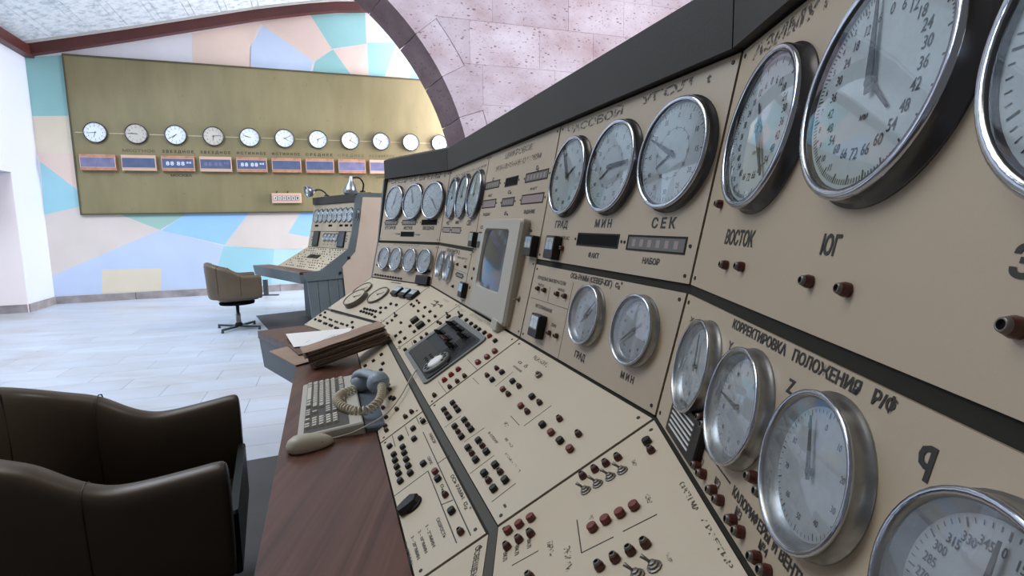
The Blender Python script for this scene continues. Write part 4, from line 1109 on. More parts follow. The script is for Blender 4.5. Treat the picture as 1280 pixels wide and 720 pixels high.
# arch wall of pink tuff
CX, CY, AR = -1.54, 1.767, 4.33
CX2, CY2, AR2, TT = -1.767, 1.653, 4.427, .76
RO = AR+.46
aw_ = put('wall_arch', MB().prism([(CX+AR+.03, 0), (15, 0), (15, 8.0), (CX+1.5, 8.0)]+[(CX+(AR+.03)*math.cos(R(t)), CY+(AR+.03)*math.sin(R(t))) for t in range(70, -1, -5)], -TT, -.02).mesh('wall', 'pink_tuff'), None, AF, kind='structure')
def arcpt(t, r, c=(CX, CY)): return (c[0]+r*math.cos(t), c[1]+r*math.sin(t))
angs = [-.0]; 
steps = [9.5, 10.2, 9.6, 10.4, 9.8, 10, 9.7, 10.3, 10, 9.6, 10.2, 9.9, 10, 10.3, 9.8, 10.1, 10, 9.9]
t = -1.5
for st in steps:
    a0, a1 = R(t)+.0012, R(t+st)-.0012; t += st
    n = 5
    mb = MB()
    ro = RO+random.uniform(-.03, .03)
    A_ = [a0+(a1-a0)*i/n for i in range(n+1)]
    fi = [arcpt(a, AR) for a in A_]; fo = [arcpt(a, ro) for a in A_]; bi = [arcpt(a, AR2, (CX2, CY2)) for a in A_]
    vs = [(*p, .0) for p in fi]+[(*p, .0) for p in fo]+[(*p, -TT) for p in bi]
    m1 = n+1
    fs = [(i, m1+i, m1+i+1, i+1) for i in range(n)]; mb.add(vs, fs, 0)
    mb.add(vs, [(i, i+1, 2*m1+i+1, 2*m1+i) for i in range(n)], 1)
    # outer and end faces give the block its depth
    vs2 = [(*p, 0) for p in fo]+[(*p, -.05) for p in fo]
    mb.add(vs2, [(i, m1+i, m1+i+1, i+1) for i in range(n)], 0)
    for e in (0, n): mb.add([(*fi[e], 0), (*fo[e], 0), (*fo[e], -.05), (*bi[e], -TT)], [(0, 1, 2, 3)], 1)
    put('voussoir', mb.mesh('voussoir', 'pink_tuff', 'pink_tuff_shaded'), aw_, AF)
# pier below the springing
put('pier_stone', MB().prism([(CX+AR, 0), (CX+RO, 0), (CX+RO, CY-.12), (CX+AR, CY-.12)], -TT, 0).mesh('pier_stone', 'pink_tuff'), aw_, AF)
put('wall_backing', MB().prism([(CX-AR-.03, 0)]+[(CX+(AR+.03)*math.cos(R(t)), CY+(AR+.03)*math.sin(R(t))) for t in range(180, 69, -5)]+[(CX+1.5, 8.0), (-11.0, 8.0), (-11.0, 0)], -.5, -.02).mesh('wall_backing', 'pink_tuff'), aw_, AF)
put('pier_stone', MB().prism([(CX-RO, 0), (CX-AR, 0), (CX-AR, CY-.12), (CX-RO, CY-.12)], -.5, 0).mesh('pier_stone', 'pink_tuff'), aw_, AF)
# ashlar courses, right and left of the arch
heights = [.66, .70, .62, .72, .66, .68, .73, .64, .72, .70, .7]
for side in (1, -1):
    zc = 0.0; row = 0; lim = 15 if side == 1 else 2*CX+11.0
    for hh in heights:
        x = 1.2+(.55 if row % 2 else 0)
        while x < lim-.1:
            wd_ = random.uniform(1.05, 1.6); x1 = min(x+wd_, lim); n = 6
            left = []
            for i in range(n+1):
                zz = zc+.002+(hh-.004)*i/n; dz = zz-CY
                xe = CX+math.sqrt(max(0, RO**2-dz**2))+.002 if (dz > -.12 and abs(dz) < RO) else (CX+RO+.002 if dz <= 0 else x)
                left.append((max(x+.002, xe), zz))
            if min(p[0] for p in left) < x1-.06:
                left = [(min(px_, x1-.004), z_) for px_, z_ in left]
                poly = [(x1-.002, zc+.002), (x1-.002, zc+hh-.002)]+left[::-1]
                if side == -1: poly = [(2*CX-px_, z_) for px_, z_ in poly][::-1]
                put('ashlar_block', MB().prism(poly, -.03, -.004+random.uniform(-.003, .003)).mesh('ashlar', 'pink_tuff'), aw_, AF)
            x = x1
        zc += hh; row += 1

# ------------------------------------------------------------------ world-clock board
BM = WF
bd = thing('clock_board', 'large olive-painted board carrying the row of world clocks on the mural wall', 'board', BM @ T(.545, 1.565, 0))
put('board_sheet', MB().box(.55, 7.6, 1.57, 4.225, .004, .055).mesh('board', 'olive_board'), bd, BM)
fr = MB(); fr.box(.53, 7.6, 1.545, 1.57, 0, .07).box(.53, 7.6, 4.225, 4.25, 0, .07).box(.53, .552, 1.57, 4.225, 0, .07)
put('frame', fr.mesh('frame', 'board_edge'), bd, BM)
WS = WF @ T(0, 0, .0555)
for k in range(11):
    x0 = .59 if k == 0 else .89+.608*(k-1)+.19
    put('brass_strip', MB().box(x0, .89+.608*k-.19, 2.952, 2.966, 0, .004).mesh('brass_strip', 'brass_strip'), bd, WS)
for k, (a, b) in enumerate([('', 'ВРЕМЯ'), ('МЕСТНОЕ', 'РЕЗЕРВ'), ('ЗВЕЗДНОЕ', 'МОСКВА'), ('ЗВЕЗДНОЕ', ''), ('ИСТИННОЕ', ''), ('ИСТИННОЕ', ''), ('СРЕДНЕЕ', ''), ('СРЕДНЕЕ', 'МЕСТН'), ('ВСЕМИРНОЕ', 'ЗИМН'), ('ПОЯСНОЕ', '')]):
    xc = .895+.608*k; ink = 'worn_ink' if k in (0, 1, 7, 8, 9) else 'ink'
    a = ' '.join(a) if k > 1 else a
    if a: lettering(a, bd, WS, xc-.25, 2.648, .50, .050, ink, .001)
    if b: lettering(b, bd, WS, xc-.15, 2.222, .34, .045, 'gold_ink' if k < 2 else ink, .001)
times = [(8.8, 6.5), (9, 9.2), (8, 7.5), (2.7, 6.3), (9.6, 9.4), (2.2, 4), (2.2, 6.4), (4, 1), (10, 7), (3, 9), (5, 1)]
ordn = ['leftmost', 'second from the left', 'third from the left', 'fourth from the left', 'fifth from the left', 'sixth from the left', 'seventh from the left', 'eighth from the left', 'ninth from the left', 'tenth from the left', 'rightmost']
CR = .170
rim = MB().lathe([(CR+.004, 0), (CR+.006, .050), (CR, .058), (CR-.008, .056), (CR-.010, .045)], 40, cap=False).mesh('clock_rim', 'clock_rim')
faces_ = {m_: MB().lathe([(CR-.008, .043), (CR-.009, .0445)], 40).mesh('clock_face', m_) for m_ in ('clock_face', 'clock_face_tan')}
cs = MB()
for k in range(12):
    a = R(30*k); cs.box(-.003, .003, CR*.80, CR*.90, .0455, .046, 0, RZ(-a))
    add_text(cs, str(k or 12), CR*.66*math.sin(a), CR*.66*math.cos(a), CR*.14, 0, .0458)
cscale = cs.mesh('numerals', 'ink')
hnd = [MB().prism([(-.005, -.02), (.005, -.02), (.003, l), (-.003, l)], .048+.001*i, .0488+.001*i).mesh('hand', 'ink') for i, l in enumerate((.085, .125))]
cgl = MB().lathe([(CR-.006, .053), (.01, .056)], 40).mesh('clock_glass', 'clock_glass')
for k in range(11):
    M = WS @ T(.89+.608*k, 2.96, 0)
    c = thing('wall_clock', 'white wall clock, %s on the olive board' % ordn[k] if k != 1 else 'tan-tinged wall clock, second from the left on the olive board', 'clock', M, 'wall clocks in a row on the olive board')
    put('rim', rim, c, M); put('clock_face', faces_['clock_face_tan' if k in (1, 3) else 'clock_face'], c, M); put('numerals', cscale, c, M)
    for i, hgt in enumerate(times[k]): put('hand', hnd[1-i], c, M @ RZ(-R(30*hgt)))
    put('clock_glass', cgl, c, M)
ordb = ordn[:9]+['tenth from the left']
for k in range(10):
    M = WS @ T(.895+.608*k, 2.45, 0); light = k in (1, 3, 8)
    c = thing('display_box', ('copper-edged blue display box under the clocks, %s' if k not in (2, 4) else 'copper-edged display box with pale digits, %s') % ordb[k], 'display', M, 'copper-edged display boxes under the clocks')
    put('case', MB().box(-.262, .262, -.135, .135, 0, .09, 0, None, .004).mesh('case', 'copper_frame_light' if light else 'copper_frame'), c, M)
    s_ = put('display_window', MB().box(-.250, .250, -.082, .082, .09, .094).mesh('window', 'display_violet' if k in (0, 7, 8) else 'display_blue'), c, M)
    e = MB(); e.box(-.256, .256, .082, .089, .088, .098).box(-.256, .256, -.089, -.082, .088, .098).box(-.256, -.249, -.082, .082, .088, .098).box(.249, .256, -.082, .082, .088, .098)
    put('window_bead', e.mesh('bead', 'copper_frame_light'), c, M)
    if k in (2, 4, 3):
        [lettering('8', s_, M, xx, yy, ww, hh_, 'digit_white' if k != 3 else 'display_violet', .0946, 'digit') for xx, yy, ww, hh_ in ((-.19, -.035, .055, .07), (-.12, -.035, .055, .07), (-.02, -.035, .055, .07), (.05, -.035, .055, .07), (.135, 0, .034, .035), (.177, 0, .034, .035))]
M = WS @ T(3.895, 1.825, 0)
c = thing('counter_box', 'small pinkish box with a strip of white digit drums low on the olive board', 'counter', M)
put('case', MB().box(-.265, .265, -.095, .095, 0, .07, 0, None, .004).mesh('case', 'copper_frame_light'), c, M)
put('window', MB().box(-.235, .235, -.045, .045, .07, .072).mesh('window', 'window_pink'), c, M)
for k in range(6):
    x = -.20+k*.08; put('digit_drum', MB().box(x-.028, x+.028, -.036, .036, .072, .080).mesh('drum', 'meter_white'), c, M)
    lettering(str((4, 2, 0, 8, 8, 1)[k]), c, M, x-.014, -.025, .028, .05, 'ink', .0806, 'digit')
for x in (3.72, 3.92):
    put('knob', MB().tube([(x, 1.93, 0), (x, 1.93, .03), (x+.01, 1.96, .04)], .012, 8).mesh('knob', 'clock_rim'), bd, WS)
# ------------------------------------------------------------------ main console: three facets
def fplan(P, a, x, o, z):       # point in a facet: x to the right, o towards the operator, z absolute
    d = Vector((math.sin(a), math.cos(a), 0)); nh = Vector((-math.cos(a), math.sin(a), 0))
    v = Vector((P.x, P.y, 0))-d*x+nh*o; v.z = z; return v
def sweep(P, a, xl, xr, tl_, tr_, prof, mat, name, parent, closed=True):
    """prof: list of (o,z); xl/xr ends, tl_/tr_ = tangents of the mitres"""
    n = len(prof)
    vs = [fplan(P, a, xl+o*tl_, o, z) for o, z in prof]+[fplan(P, a, xr-o*tr_, o, z) for o, z in prof]
    fs = [(i, (i+1) % n, n+(i+1) % n, n+i) for i in range(n)]+[tuple(range(n-1, -1, -1)), tuple(range(n, 2*n))]
    me = MB().add(vs, fs).mesh(name, mat)
    b_ = bmesh.new(); b_.from_mesh(me); bmesh.ops.recalc_face_normals(b_, faces=b_.faces); b_.to_mesh(me); b_.free()
    return put(name, me, parent, Matrix.Identity(4))
tA, tB = math.tan(HAB), math.tan(HBC)
o2 = -(Z2-Z1)*math.tan(TL); o3 = o2-(Z3-Z2)*math.tan(TU)
EPS = .0045
BODY = [(-EPS*1.4, Z1-.001), (.396-EPS*.4, .7525-.004), (.396, .715), (.36, .70), (-.06, .62), (-.10, .08), (-.08, .08), (-.08, 0), (-.50, 0), (-.50, Z3), (o3-EPS, Z3), (o2-EPS, Z2)]
BODY_IN = BODY
FAC = [
 ('A', A1, YA, 0, LA, tA, 0, 'nearest control console, at the right, with three very large round gauges'),
 ('B', A1, YB, -LB1, 0, tB, tA, 'middle control console holding the beige monitor and the recessed dial tray'),
 ('C', B1, YC, -LC, 0, 0, tB, 'end section of the main console, three gauges above four, behind the folders')]
CONS = {}
for f, P, a, xl, xr, t1, t2, lab in FAC:
    base = fplan(P, a, (xl+xr)/2, -.1, 0)
    if f == 'A': base = fplan(P, a, .6, -.1, 0)
    c = thing('control_console', lab, 'console', T(*base)); CONS[f] = c
    sweep(P, a, xl, xr, t1, t2, BODY, 'gap_dark', 'body', c)
    CAP = [(o3+.018, Z3+.001), (o3+.018, Z3+.108), (o3-.02, Z3+.125), (-.50, Z3+.125), (-.50, Z3+.001)]
    g = .0018
    sweep(P, a, xl+g, xr-g, t1, t2, CAP, 'cap_gray', 'top_cap', c)
    if f == 'C':
        pr = [(o3+.018, Z3+.001), (-.50, Z3+.001), (-.50, .0), (-.10, 0), (-.06, .62), (.396, .70), (.396, .7525), (0, Z1), (o2, Z2)]
        sweep(P, a, xl-.012, xl, .0, .0, pr, 'body_bluegray', 'end_panel', c)
A_, B_, C_ = CONS['A'], CONS['B'], CONS['C']
# plates
plate('Aup', None, .835, 0, UPH, A_); plate('Aup', .835, None, 0, UPH, A_)
plate('Alow', None, .80, 0, LOH-.008, A_); plate('Alow', .80, None, 0, LOH-.008, A_)
plate('Adesk', None, .62, DKM, 0, A_); plate('Adesk', .62, None, DKM, 0, A_)
plate('Adesk', None, .50, DKE, DKM-.012, A_); plate('Adesk', .50, None, DKE, DKM-.012, A_)
plate('Bup', -.676, None, 0, UPH, B_)
plate('Bup', None, -1.36, 0, UPH, B_)
plate('Blow', -.664, None, 0, LOH-.008, B_)
plate('Blow', None, -1.355, 0, LOH-.008, B_)
# the screen bay runs the whole height: upper and lower halves meet without a gap
p2 = plate('Bup', -1.36, -.676, -.004, UPH, B_); p3 = plate('Blow', -1.355, -.664, 0, LOH+.003, B_)
plate('Bdesk', -.662, None, DKM, 0, B_); plate('Bdesk', -1.36, -.662, DKM, 0, B_); plate('Bdesk', None, -1.36, DKM, 0, B_)
plate('Bdesk', -.662, None, DKE, DKM-.016, B_); plate('Bdesk', None, -.662, DKE, DKM-.016, B_)
plate('Cup', None, None, 0, UPH, C_); plate('Clow', None, None, 0, LOH-.008, C_)
plate('Cdesk', None, None, DKM, 0, C_); plate('Cdesk', None, None, DKE, DKM-.010, C_)
# grey strip along the mid seam of the desk
for f, c in (('A', A_), ('B', B_)):
    sf = f+'desk'; y0, y1 = DKM-.0150, DKM+.0015
    p = [(edge_l(sf, y0), y0), (edge_r(sf, y0), y0), (edge_r(sf, y1), y1), (edge_l(sf, y1), y1)]
    put('seam_strip', MB().prism(p, -PT, -.0012).mesh('seam_strip', 'seam_strip'), c, SF[sf])

def owner(sf): return CONS[sf[0]]
NAMES = dict(k='black push button')
for sf, t_, x, y in BUTTONS:
    nm, me = BTN[t_]
    M = SF[sf] @ T(x, y, 0)
    if t_ == 'P': M = M @ RZ(R(97))
    if t_ == 'K': M = M @ RZ(R(0))
    put(nm, me, owner(sf), M)
for sf, s, x, y, w_, h_, ink in TEXTS:
    if s == 'q':
        lettering('q', owner(sf), SF[sf], x+.001, y+.003, .0135, .0225, 'ink'); continue
    if s == 'КАЛОРИФЕРЫ': KW_ = (w_, h_, x, y)
    if s == 'И' and sf == 'Alow': x, y, w_, h_ = KW_[2]+KW_[0]*1.07, KW_[3], KW_[0]*.085, KW_[1]
    if s == 'ВЕНТИЛЯТОРЫ': x, y, w_, h_ = KW_[2]+KW_[0]*1.22, KW_[3], KW_[0]*1.10, KW_[1]
    lettering(s, owner(sf), SF[sf], x, y, max(w_, .008), min(h_, .032), 'worn_ink' if ink == 'worn' else 'ink')
for sf, x0, y0, x1, y1, w_ in LINES:
    a = math.atan2(y1-y0, x1-x0); L_ = math.hypot(x1-x0, y1-y0)
    put('engraved_line', MB().box(0, L_, -w_/2, w_/2, 0, .0004).mesh('line', 'ink'), owner(sf), SF[sf] @ T(x0, y0, 0) @ RZ(a))
for sf, kind, cx, cy, w_, h_ in RECTS:
    if kind == 'monitor_top': continue
    if kind == 'meter':
        w_, h_ = (.058, .060)
    window(owner(sf), sf, kind, cx, cy, w_, h_)
# gauges
for nm, sf, x, y, r, h, ang, kind in GAUGES:
    if r > .074: r = .0985; x = .622 if nm == 'a3' else x
    else: r = .0645
    big = sf.endswith('up')
    st = {'sec': 's60', 'min': 's60', 'deg': 'd360', 'a1': 'm72', 'a2': 'm72', 'a3': 's60', 'q': 'q360', 'z': 't100', 'x': 't100', 'y': 't100'}.get(nm, 's60' if big else 't100')
    if nm in ('c4', 'c5', 'c6', 'c7'): st = 'four'
    kd = 'big' if big else 'tall'
    if ang is None: ang = {'a3': 60, 'b1a': 10, 'b1b': 20, 'b1c': 5, 'c1': 20, 'c2': -20, 'c3': 135, 'c4': 40, 'c5': 35, 'c6': 30, 'c7': 50, 'b2a': 0, 'b2b': 20}[nm]
    a2 = {'sec': -120, 'min': 235, 'deg': 60, 'a1': -30, 'a2': 130, 'c1': -145, 'c2': -35, 'c3': -60, 'bd': 222, 'bm': 50, 'y': None}.get(nm)
    gauge(owner(sf), SF[sf] @ T(x, y, 0), kd, r, h, ang, st, a2)
# three flat gauges and a round cover on the C desk
for x, y, h in ((-.567, -.123, .012), (-.497, -.205, .030), (-.345, -.138, .014)):
    gauge(C_, SF['Cdesk'] @ T(x, y, 0), 'tall', .066 if h < .02 else .070, h, 60, 'flat', None, False)

# built-in screen of the middle console
def monitor():
    M0 = SF['Bup']
    cx = -1.0055; mt = thing('monitor', 'beige monitor with a dark bluish screen set in the middle console', 'monitor', M0 @ T(cx, -.19, 0))
    x0, x1, y0, y1, d = -1.172, -.772, -.212, .114, .030
    # case with a screen opening, rounded corners
    def rr(x0, x1, y0, y1, r, n=5):
        out = []
        for qx, qy, s in ((x1-r, y0+r, -90), (x1-r, y1-r, 0), (x0+r, y1-r, 90), (x0+r, y0+r, 180)):
            out += [(qx+r*math.cos(R(s+90*i/n)), qy+r*math.sin(R(s+90*i/n))) for i in range(n+1)]
        return out
    O_ = rr(x0, x1, y0, y1, .012); I_ = rr(-1.142, -.870, -.128, .080, .020)
    n = len(O_); inn = [((p[0]-cx)*.93+cx, (p[1]+.02)*.92-.02) for p in I_]
    rings = [[(*p, 0) for p in O_], [(*p, d-.008) for p in O_], [((p[0]-cx)*.975+cx-.002, (p[1]+.04)*.97-.04, d) for p in O_], [(*p, d-.001) for p in I_], [(*p, d-.016) for p in inn]]
    vs = sum(rings, []); fs = []
    for r_ in range(len(rings)-1): fs += [(r_*n+i, r_*n+(i+1) % n, (r_+1)*n+(i+1) % n, (r_+1)*n+i) for i in range(n)]
    put('case', MB().add(vs, fs).mesh('case', 'monitor_beige'), mt, M0)
    # curved screen
    g = []; nx, ny = 14, 12; fs = []
    for j in range(ny+1):
        for i in range(nx+1):
            u, v = i/nx*2-1, j/ny*2-1
            k_ = 1-.035*(u*u)*(v*v)
            g.append((cx+u*.134*k_, -.024+v*.102*k_, d-.003-.010*(u*u+v*v)/2))
    fs = [(j*(nx+1)+i, j*(nx+1)+i+1, (j+1)*(nx+1)+i+1, (j+1)*(nx+1)+i) for j in range(ny) for i in range(nx)]
    put('screen', MB().add(g, fs, 0, True).mesh('screen', 'crt_glass'), mt, M0)
    put('foot', MB().box(-.875, -.815, -.236, -.200, .002, .034, 0, None, .004).mesh('foot', 'monitor_beige'), mt, M0)
monitor()

# recessed telephone selector in the middle desk
def selector():
    M = SF['Bdesk']; x0, x1, y0, y1 = -1.245, -.818, -.290, -.056
    t = thing('selector_tray', 'dark telephone selector tray with rotary dial, sunk in the cream desk', 'telephone', M @ T(-1.03, -.17, 0))
    def rr(x0, x1, y0, y1, r, n=4):
        out = []
        for qx, qy, s in ((x1-r, y0+r, -90), (x1-r, y1-r, 0), (x0+r, y1-r, 90), (x0+r, y0+r, 180)):
            out += [(qx+r*math.cos(R(s+90*i/n)), qy+r*math.sin(R(s+90*i/n))) for i in range(n+1)]
        return out
    O_ = rr(x0, x1, y0, y1, .022); I1 = rr(x0+.024, x1-.016, y0+.014, y1-.018, .016); n = len(O_)
    rings = [[(*p, .0005) for p in O_], [(*p, .006) for p in O_], [(*p, .004) for p in I1], [(*p, .0012) for p in I1]]
    vs = sum(rings, []); fs = []
    for r_ in range(3): fs += [(r_*n+i, r_*n+(i+1) % n, (r_+1)*n+(i+1) % n, (r_+1)*n+i) for i in range(n)]
    put('rim', MB().add(vs, fs).mesh('rim', 'tray_rim'), t, M)
    put('plate', MB().prism(I1, .0006, .0016).mesh('plate', 'tray_dark'), t, M)
    # lower dark half with dial, slots and grille
    put('lower_block', MB().box(x0+.03, x1-.02, y0+.018, -.196, .0016, .007, 0, None, .002).mesh('block', 'black_plastic'), t, M)
    D_ = M @ T(-.903, -.222, 0)
    dl = put('rotary_dial', MB().lathe([(.048, .004, 0), (.048, .012, 0), (.045, .016, 0), (.027, .016, 0), (.026, .019, 1), (.022, .020, 1)], 40).mesh('dial', 'tray_rim', 'paper_white'), t, D_)
    hole = MB().lathe([(.0058, .0162), (.0056, .0166)], 12).mesh('finger_hole', 'black_matte')
    for k in range(10):
        a = R(30+k*30); put('finger_hole', hole, dl, D_ @ T(.0365*math.cos(a), .0365*math.sin(a), 0))
    # lever keys in three banks
    key = MB(); key.box(-.0035, .0035, -.010, .010, 0, .004, 0).tube([(0, 0, .003), (0, -.008, .012), (0, -.016, .016)], [.003, .0028, .0042], 6, 1)
    kr = key.mesh('lever_key', 'black_plastic', 'brown_red_lamp'); 
    key = MB(); key.box(-.0035, .0035, -.010, .010, 0, .004, 0).tube([(0, 0, .003), (0, -.008, .012), (0, -.016, .016)], [.003, .0028, .0042], 6, 1)
    kb = key.mesh('lever_key', 'black_plastic', 'black_matte')
    for bank, (bx, by, m_) in enumerate(((-1.205, -.088, kb), (-1.205, -.140, kb), (-1.100, -.088, kb), (-1.100, -.140, kr), (-.995, -.095, kb), (-.995, -.145, kb))):
        for k in range(5): put('lever_key', m_, t, M @ T(bx+k*.0145+(bank % 2)*.004, by, .0016))
    gl_ = MB().box(-.060, .060, 0, .0022, 0, .0012).mesh('grille_slot', 'tray_rim')
    for k in range(9): put('grille_slot', MB().box(-.004, -.0025, 0, .11, 0, .0012).mesh('grille_slot', 'tray_dark'), t, M @ T(-.962+k*.0125, -.19, .0066))
    for k in range(3):
        for j in range(2): put('finger_hole', hole, t, M @ T(-1.02+k*.02, -.222-j*.018, -.009))
selector()

# ------------------------------------------------------------------ worktop
wt = thing('worktop', 'reddish-brown veneer worktop along the front of the console', 'worktop', T(*fplan(A1, YB, -1.0, .52, .74)))
WPROF = [(.3965, .712), (.643, .712), (.643, .7525), (.3965, .7525)]
g = .0012
sweep(A1, YA, g, 1.75, tA, 0, WPROF, 'veneer', 'board', wt)
sweep(A1, YB, -LB1+g, -g, tB, tA, WPROF, 'veneer', 'board', wt)
sweep(B1, YC, -LC-.02, -g, -.12, tB, WPROF, 'veneer', 'board', wt)
SKP = [(.36, .55), (.625, .55), (.640, .7115), (.36, .7115)]
sweep(B1, YC, -LC-.015, -.002, -.12, tB, SKP, 'body_bluegray', 'apron', wt)
sweep(A1, YB, -LB1+.002, -.002, tB, tA, SKP, 'body_bluegray', 'apron', wt)
sweep(A1, YA, .002, 1.75, tA, 0, SKP, 'body_bluegray', 'apron', wt)

# ------------------------------------------------------------------ far console
base = fplan(F1, YC, -.7, 0, 0)
fc = thing('control_console', 'distant control console with two gooseneck lamps on top and blue-grey base', 'console', T(*base)); CONS['F'] = fc
FB = [(-EPS, Z1), (.396, .75), (.396, .70), (-.3, .70), (-.45, .72), (-.45, Z3), (o3-EPS, Z3), (o2-EPS, Z2)]
sweep(F1, YC, -LF, 0, 0, 0, FB, 'gap_dark', 'body', fc)
sweep(F1, YC, -LF, -.004, 0, 0, [(o3+.02, Z3+.001), (o3+.02, Z3+.10), (-.30, Z3+.115), (-.30, Z3+.001)], 'cap_gray', 'top_cap', fc)
for x0, x1 in ((None, -1.02), (-1.02, -.515), (-.515, None)): plate('Fup', x0, x1, 0, UPH, fc)
for x0, x1 in ((None, -1.00), (-1.00, -.50), (-.50, None)): plate('Flow', x0, x1, 0, LOH, fc)
plate('Fdesk', None, None, DKE, 0, fc)
for k in range(9): gauge(fc, SF['Fup'] @ T(-1.262+k*.1525, .214, 0), 'big', .0925, .016, (20, -30, 150, 40, 200, 90, 10, 60, -50)[k], 's60')
for k in range(4): gauge(fc, SF['Flow'] @ T(-.855+k*.118, .145, 0), 'tall', .055, .02, (20, 60, 10, 40)[k], 'four')
for x in (-1.215, -.755, -.42, -.262, -.10): window(fc, 'Fup', 'black', x, .079, .09 if x > -.5 else .11, .022)
for x in (-1.145, -.328):
    M = SF['Flow'] @ T(x, .122, 0)
    s_ = put('display_screen', MB().box(-.10, .10, -.105, .105, 0, .018, 0, None, .006).mesh('screen', 'gap_dark'), fc, M)
    put('screen_glass', MB().box(-.088, .088, -.095, .095, .018, .020).mesh('glass', 'crt_glass'), s_, M)
for x, y in ((-1.30, .14), (-1.30, .10), (-.19, .17), (-.19, .13), (-.19, .10), (-.07, .07)): put('push_button', BTN['k'][1], fc, SF['Flow'] @ T(x, y, 0))
for k in range(4): put('push_button', BTN['k2'][1], fc, SF['Flow'] @ T(-.855+k*.118, .05, 0))
random.seed(3)
for j in range(9):
    for i in range(17):
        if random.random() < .30: continue
        y = -.035-j*.048; x = -1.35+i*.078+.02*random.random()
        if -.95 < x < -.55 and j in (3, 4): continue
        put('push_button', BTN[random.choice(['k', 'k', 'k2', 'r'])][1], fc, SF['Fdesk'] @ T(x, y, 0))
for x in (-.86, -.68): put('black_readout_box', MB().box(-.075, .075, -.035, .035, 0, .012, 0, None, .003).mesh('box', 'black_plastic'), fc, SF['Fdesk'] @ T(x, -.20, 0))
# blue-grey desk rim, wood strip and pedestal
sweep(F1, YC, -1.84, -.0, -.05, .28, [(.397, .72), (.60, .72), (.60, .755), (.397, .755)], 'veneer', 'worktop_strip', fc)
sweep(F1, YC, -1.86, .012, -.05, .24, [(.30, .62), (.59, .62), (.612, .75), (.601, .757), (.601, .722), (.30, .72)], 'body_bluegray', 'apron', fc)
# end cheek, blue-grey frame with a beige infill
def prof3(pts, x0, x1, mat, nm): return sweep(F1, YC, x0, x1, 0, 0, pts, mat, nm, fc)
prof3([(o3+.045, Z3+.105), (-.46, Z3+.105), (-.46, .66), (.57, .66), (.612, .757), (.41, .775), (.055, Z1+.01), (o2+.045, Z2)], .0, .022, 'body_bluegray', 'end_frame')
prof3([(o3-.035, Z3+.05), (-.42, Z3+.05), (-.44, .0), (.10, .0), (.14, .80), (-.035, Z1-.03), (o2-.035, Z2-.02)], .022, .030, 'beige_enamel', 'end_panel')
for k in range(4):
    o0, o1 = .57-k*.125, .57-(k+1)*.125+.006
    prof3([(o0-.0, .66), (o1, .66), (o1-.02, .0), (o0-.05 if k == 0 else o0-.02, .0)], -.02, .006, 'body_bluegray', 'pedestal_board')
sweep(F1, YC, -1.5, -.02, 0, 0, [(.06, 0), (.06, .66), (-.34, .66), (-.34, 0)], 'body_bluegray', 'pedestal', fc)
for o_, z_ in ((.05, .905), (.17, .73)): put('rubber_button', MB().lathe([(.018, 0), (.018, .01), (.012, .016)], 14).mesh('rubber_button', 'black_plastic'), fc, T(*fplan(F1, YC, .03, o_, z_)) @ Matrix.Rotation(R(90), 4, 'X') @ Matrix.Rotation(0, 4, 'Z'))

# two gooseneck lamps on the far console
def desk_lamp(lab, bx, pts, hd, hdir, s):
    P0 = fplan(F1, YC, bx, -.20, Z3+.114)
    t = thing('gooseneck_lamp', lab, 'lamp', T(*P0), 'gooseneck lamps on the far console')
    M = T(*P0)
    put('base', MB().lathe([(.035, 0), (.035, .012), (.012, .022)], 18).mesh('base', 'black_plastic'), t, M)
    put('neck', MB().tube(pts, .010, 8).mesh('neck', 'black_plastic'), t, M)
    q = Vector(hdir).to_track_quat('Z', 'Y').to_matrix().to_4x4()
    Mh = M @ T(*pts[-1]) @ q
    sh = put('shade', MB().lathe(([(.020, -.02), (.026, .02), (.034, .05), (.066*s, .10), (.080*s, .15), (.082*s, .19), (.078*s, .195), (.070*s, .15)] if s == 1.0 else [(.018, -.05), (.024, -.01), (.050, .005), (.070, .025), (.080, .055), (.081, .085), (.076, .095), (.070, .06)]), 28, cap=False).mesh('shade', 'lamp_shade_steel'), t, Mh)
    bb = MB().lathe([(.018, .03), (.030, .05), (.045*s, .07), (.035*s, .085), (.01, .09)], 16).mesh('bulb', 'meter_white'); put('bulb', bb, t, Mh)
    hl = MB().lathe([(.0045, 0), (.0042, .001)], 8).mesh('vent_hole', 'black_matte')
    for k in range(10):
        for z, r in (((.12, .0725*s), (.165, .0822*s)) if s == 1.0 else ((.028, .0718), (.062, .0812))):
            a = 2*PI*(k+.5*(z > .15))/10
            put('vent_hole', hl, sh, Mh @ RZ(a) @ T(r, 0, z) @ Matrix.Rotation(R(75), 4, 'Y'))
def arc(p):  # smooth through control points
    out = []
    for i in range(len(p)-1):
        a, b = Vector(p[i]), Vector(p[i+1]); pa = Vector(p[max(i-1, 0)]); pb = Vector(p[min(i+2, len(p)-1)])
        for k in range(6):
            t = k/6; out.append(.5*((2*a)+(b-pa)*t+(2*pa-5*a+4*b-pb)*t*t+(3*a-pa-3*b+pb)*t**3))
    return out+[Vector(p[-1])]
desk_lamp('left gooseneck lamp on the far console, head turned left', -1.12, arc([(0, 0, .01), (-.02, -.01, .05), (-.08, -.03, .085), (-.17, -.05, .075)]), 1, (-.75, -.62, -.20), .95)
desk_lamp('right gooseneck lamp on the far console, shade hanging down', -.03, arc([(.0, 0, .01), (.02, -.02, .10), (-.02, -.06, .17), (-.10, -.12, .165)]), 1, (-.05, -.12, -1), 1.0)
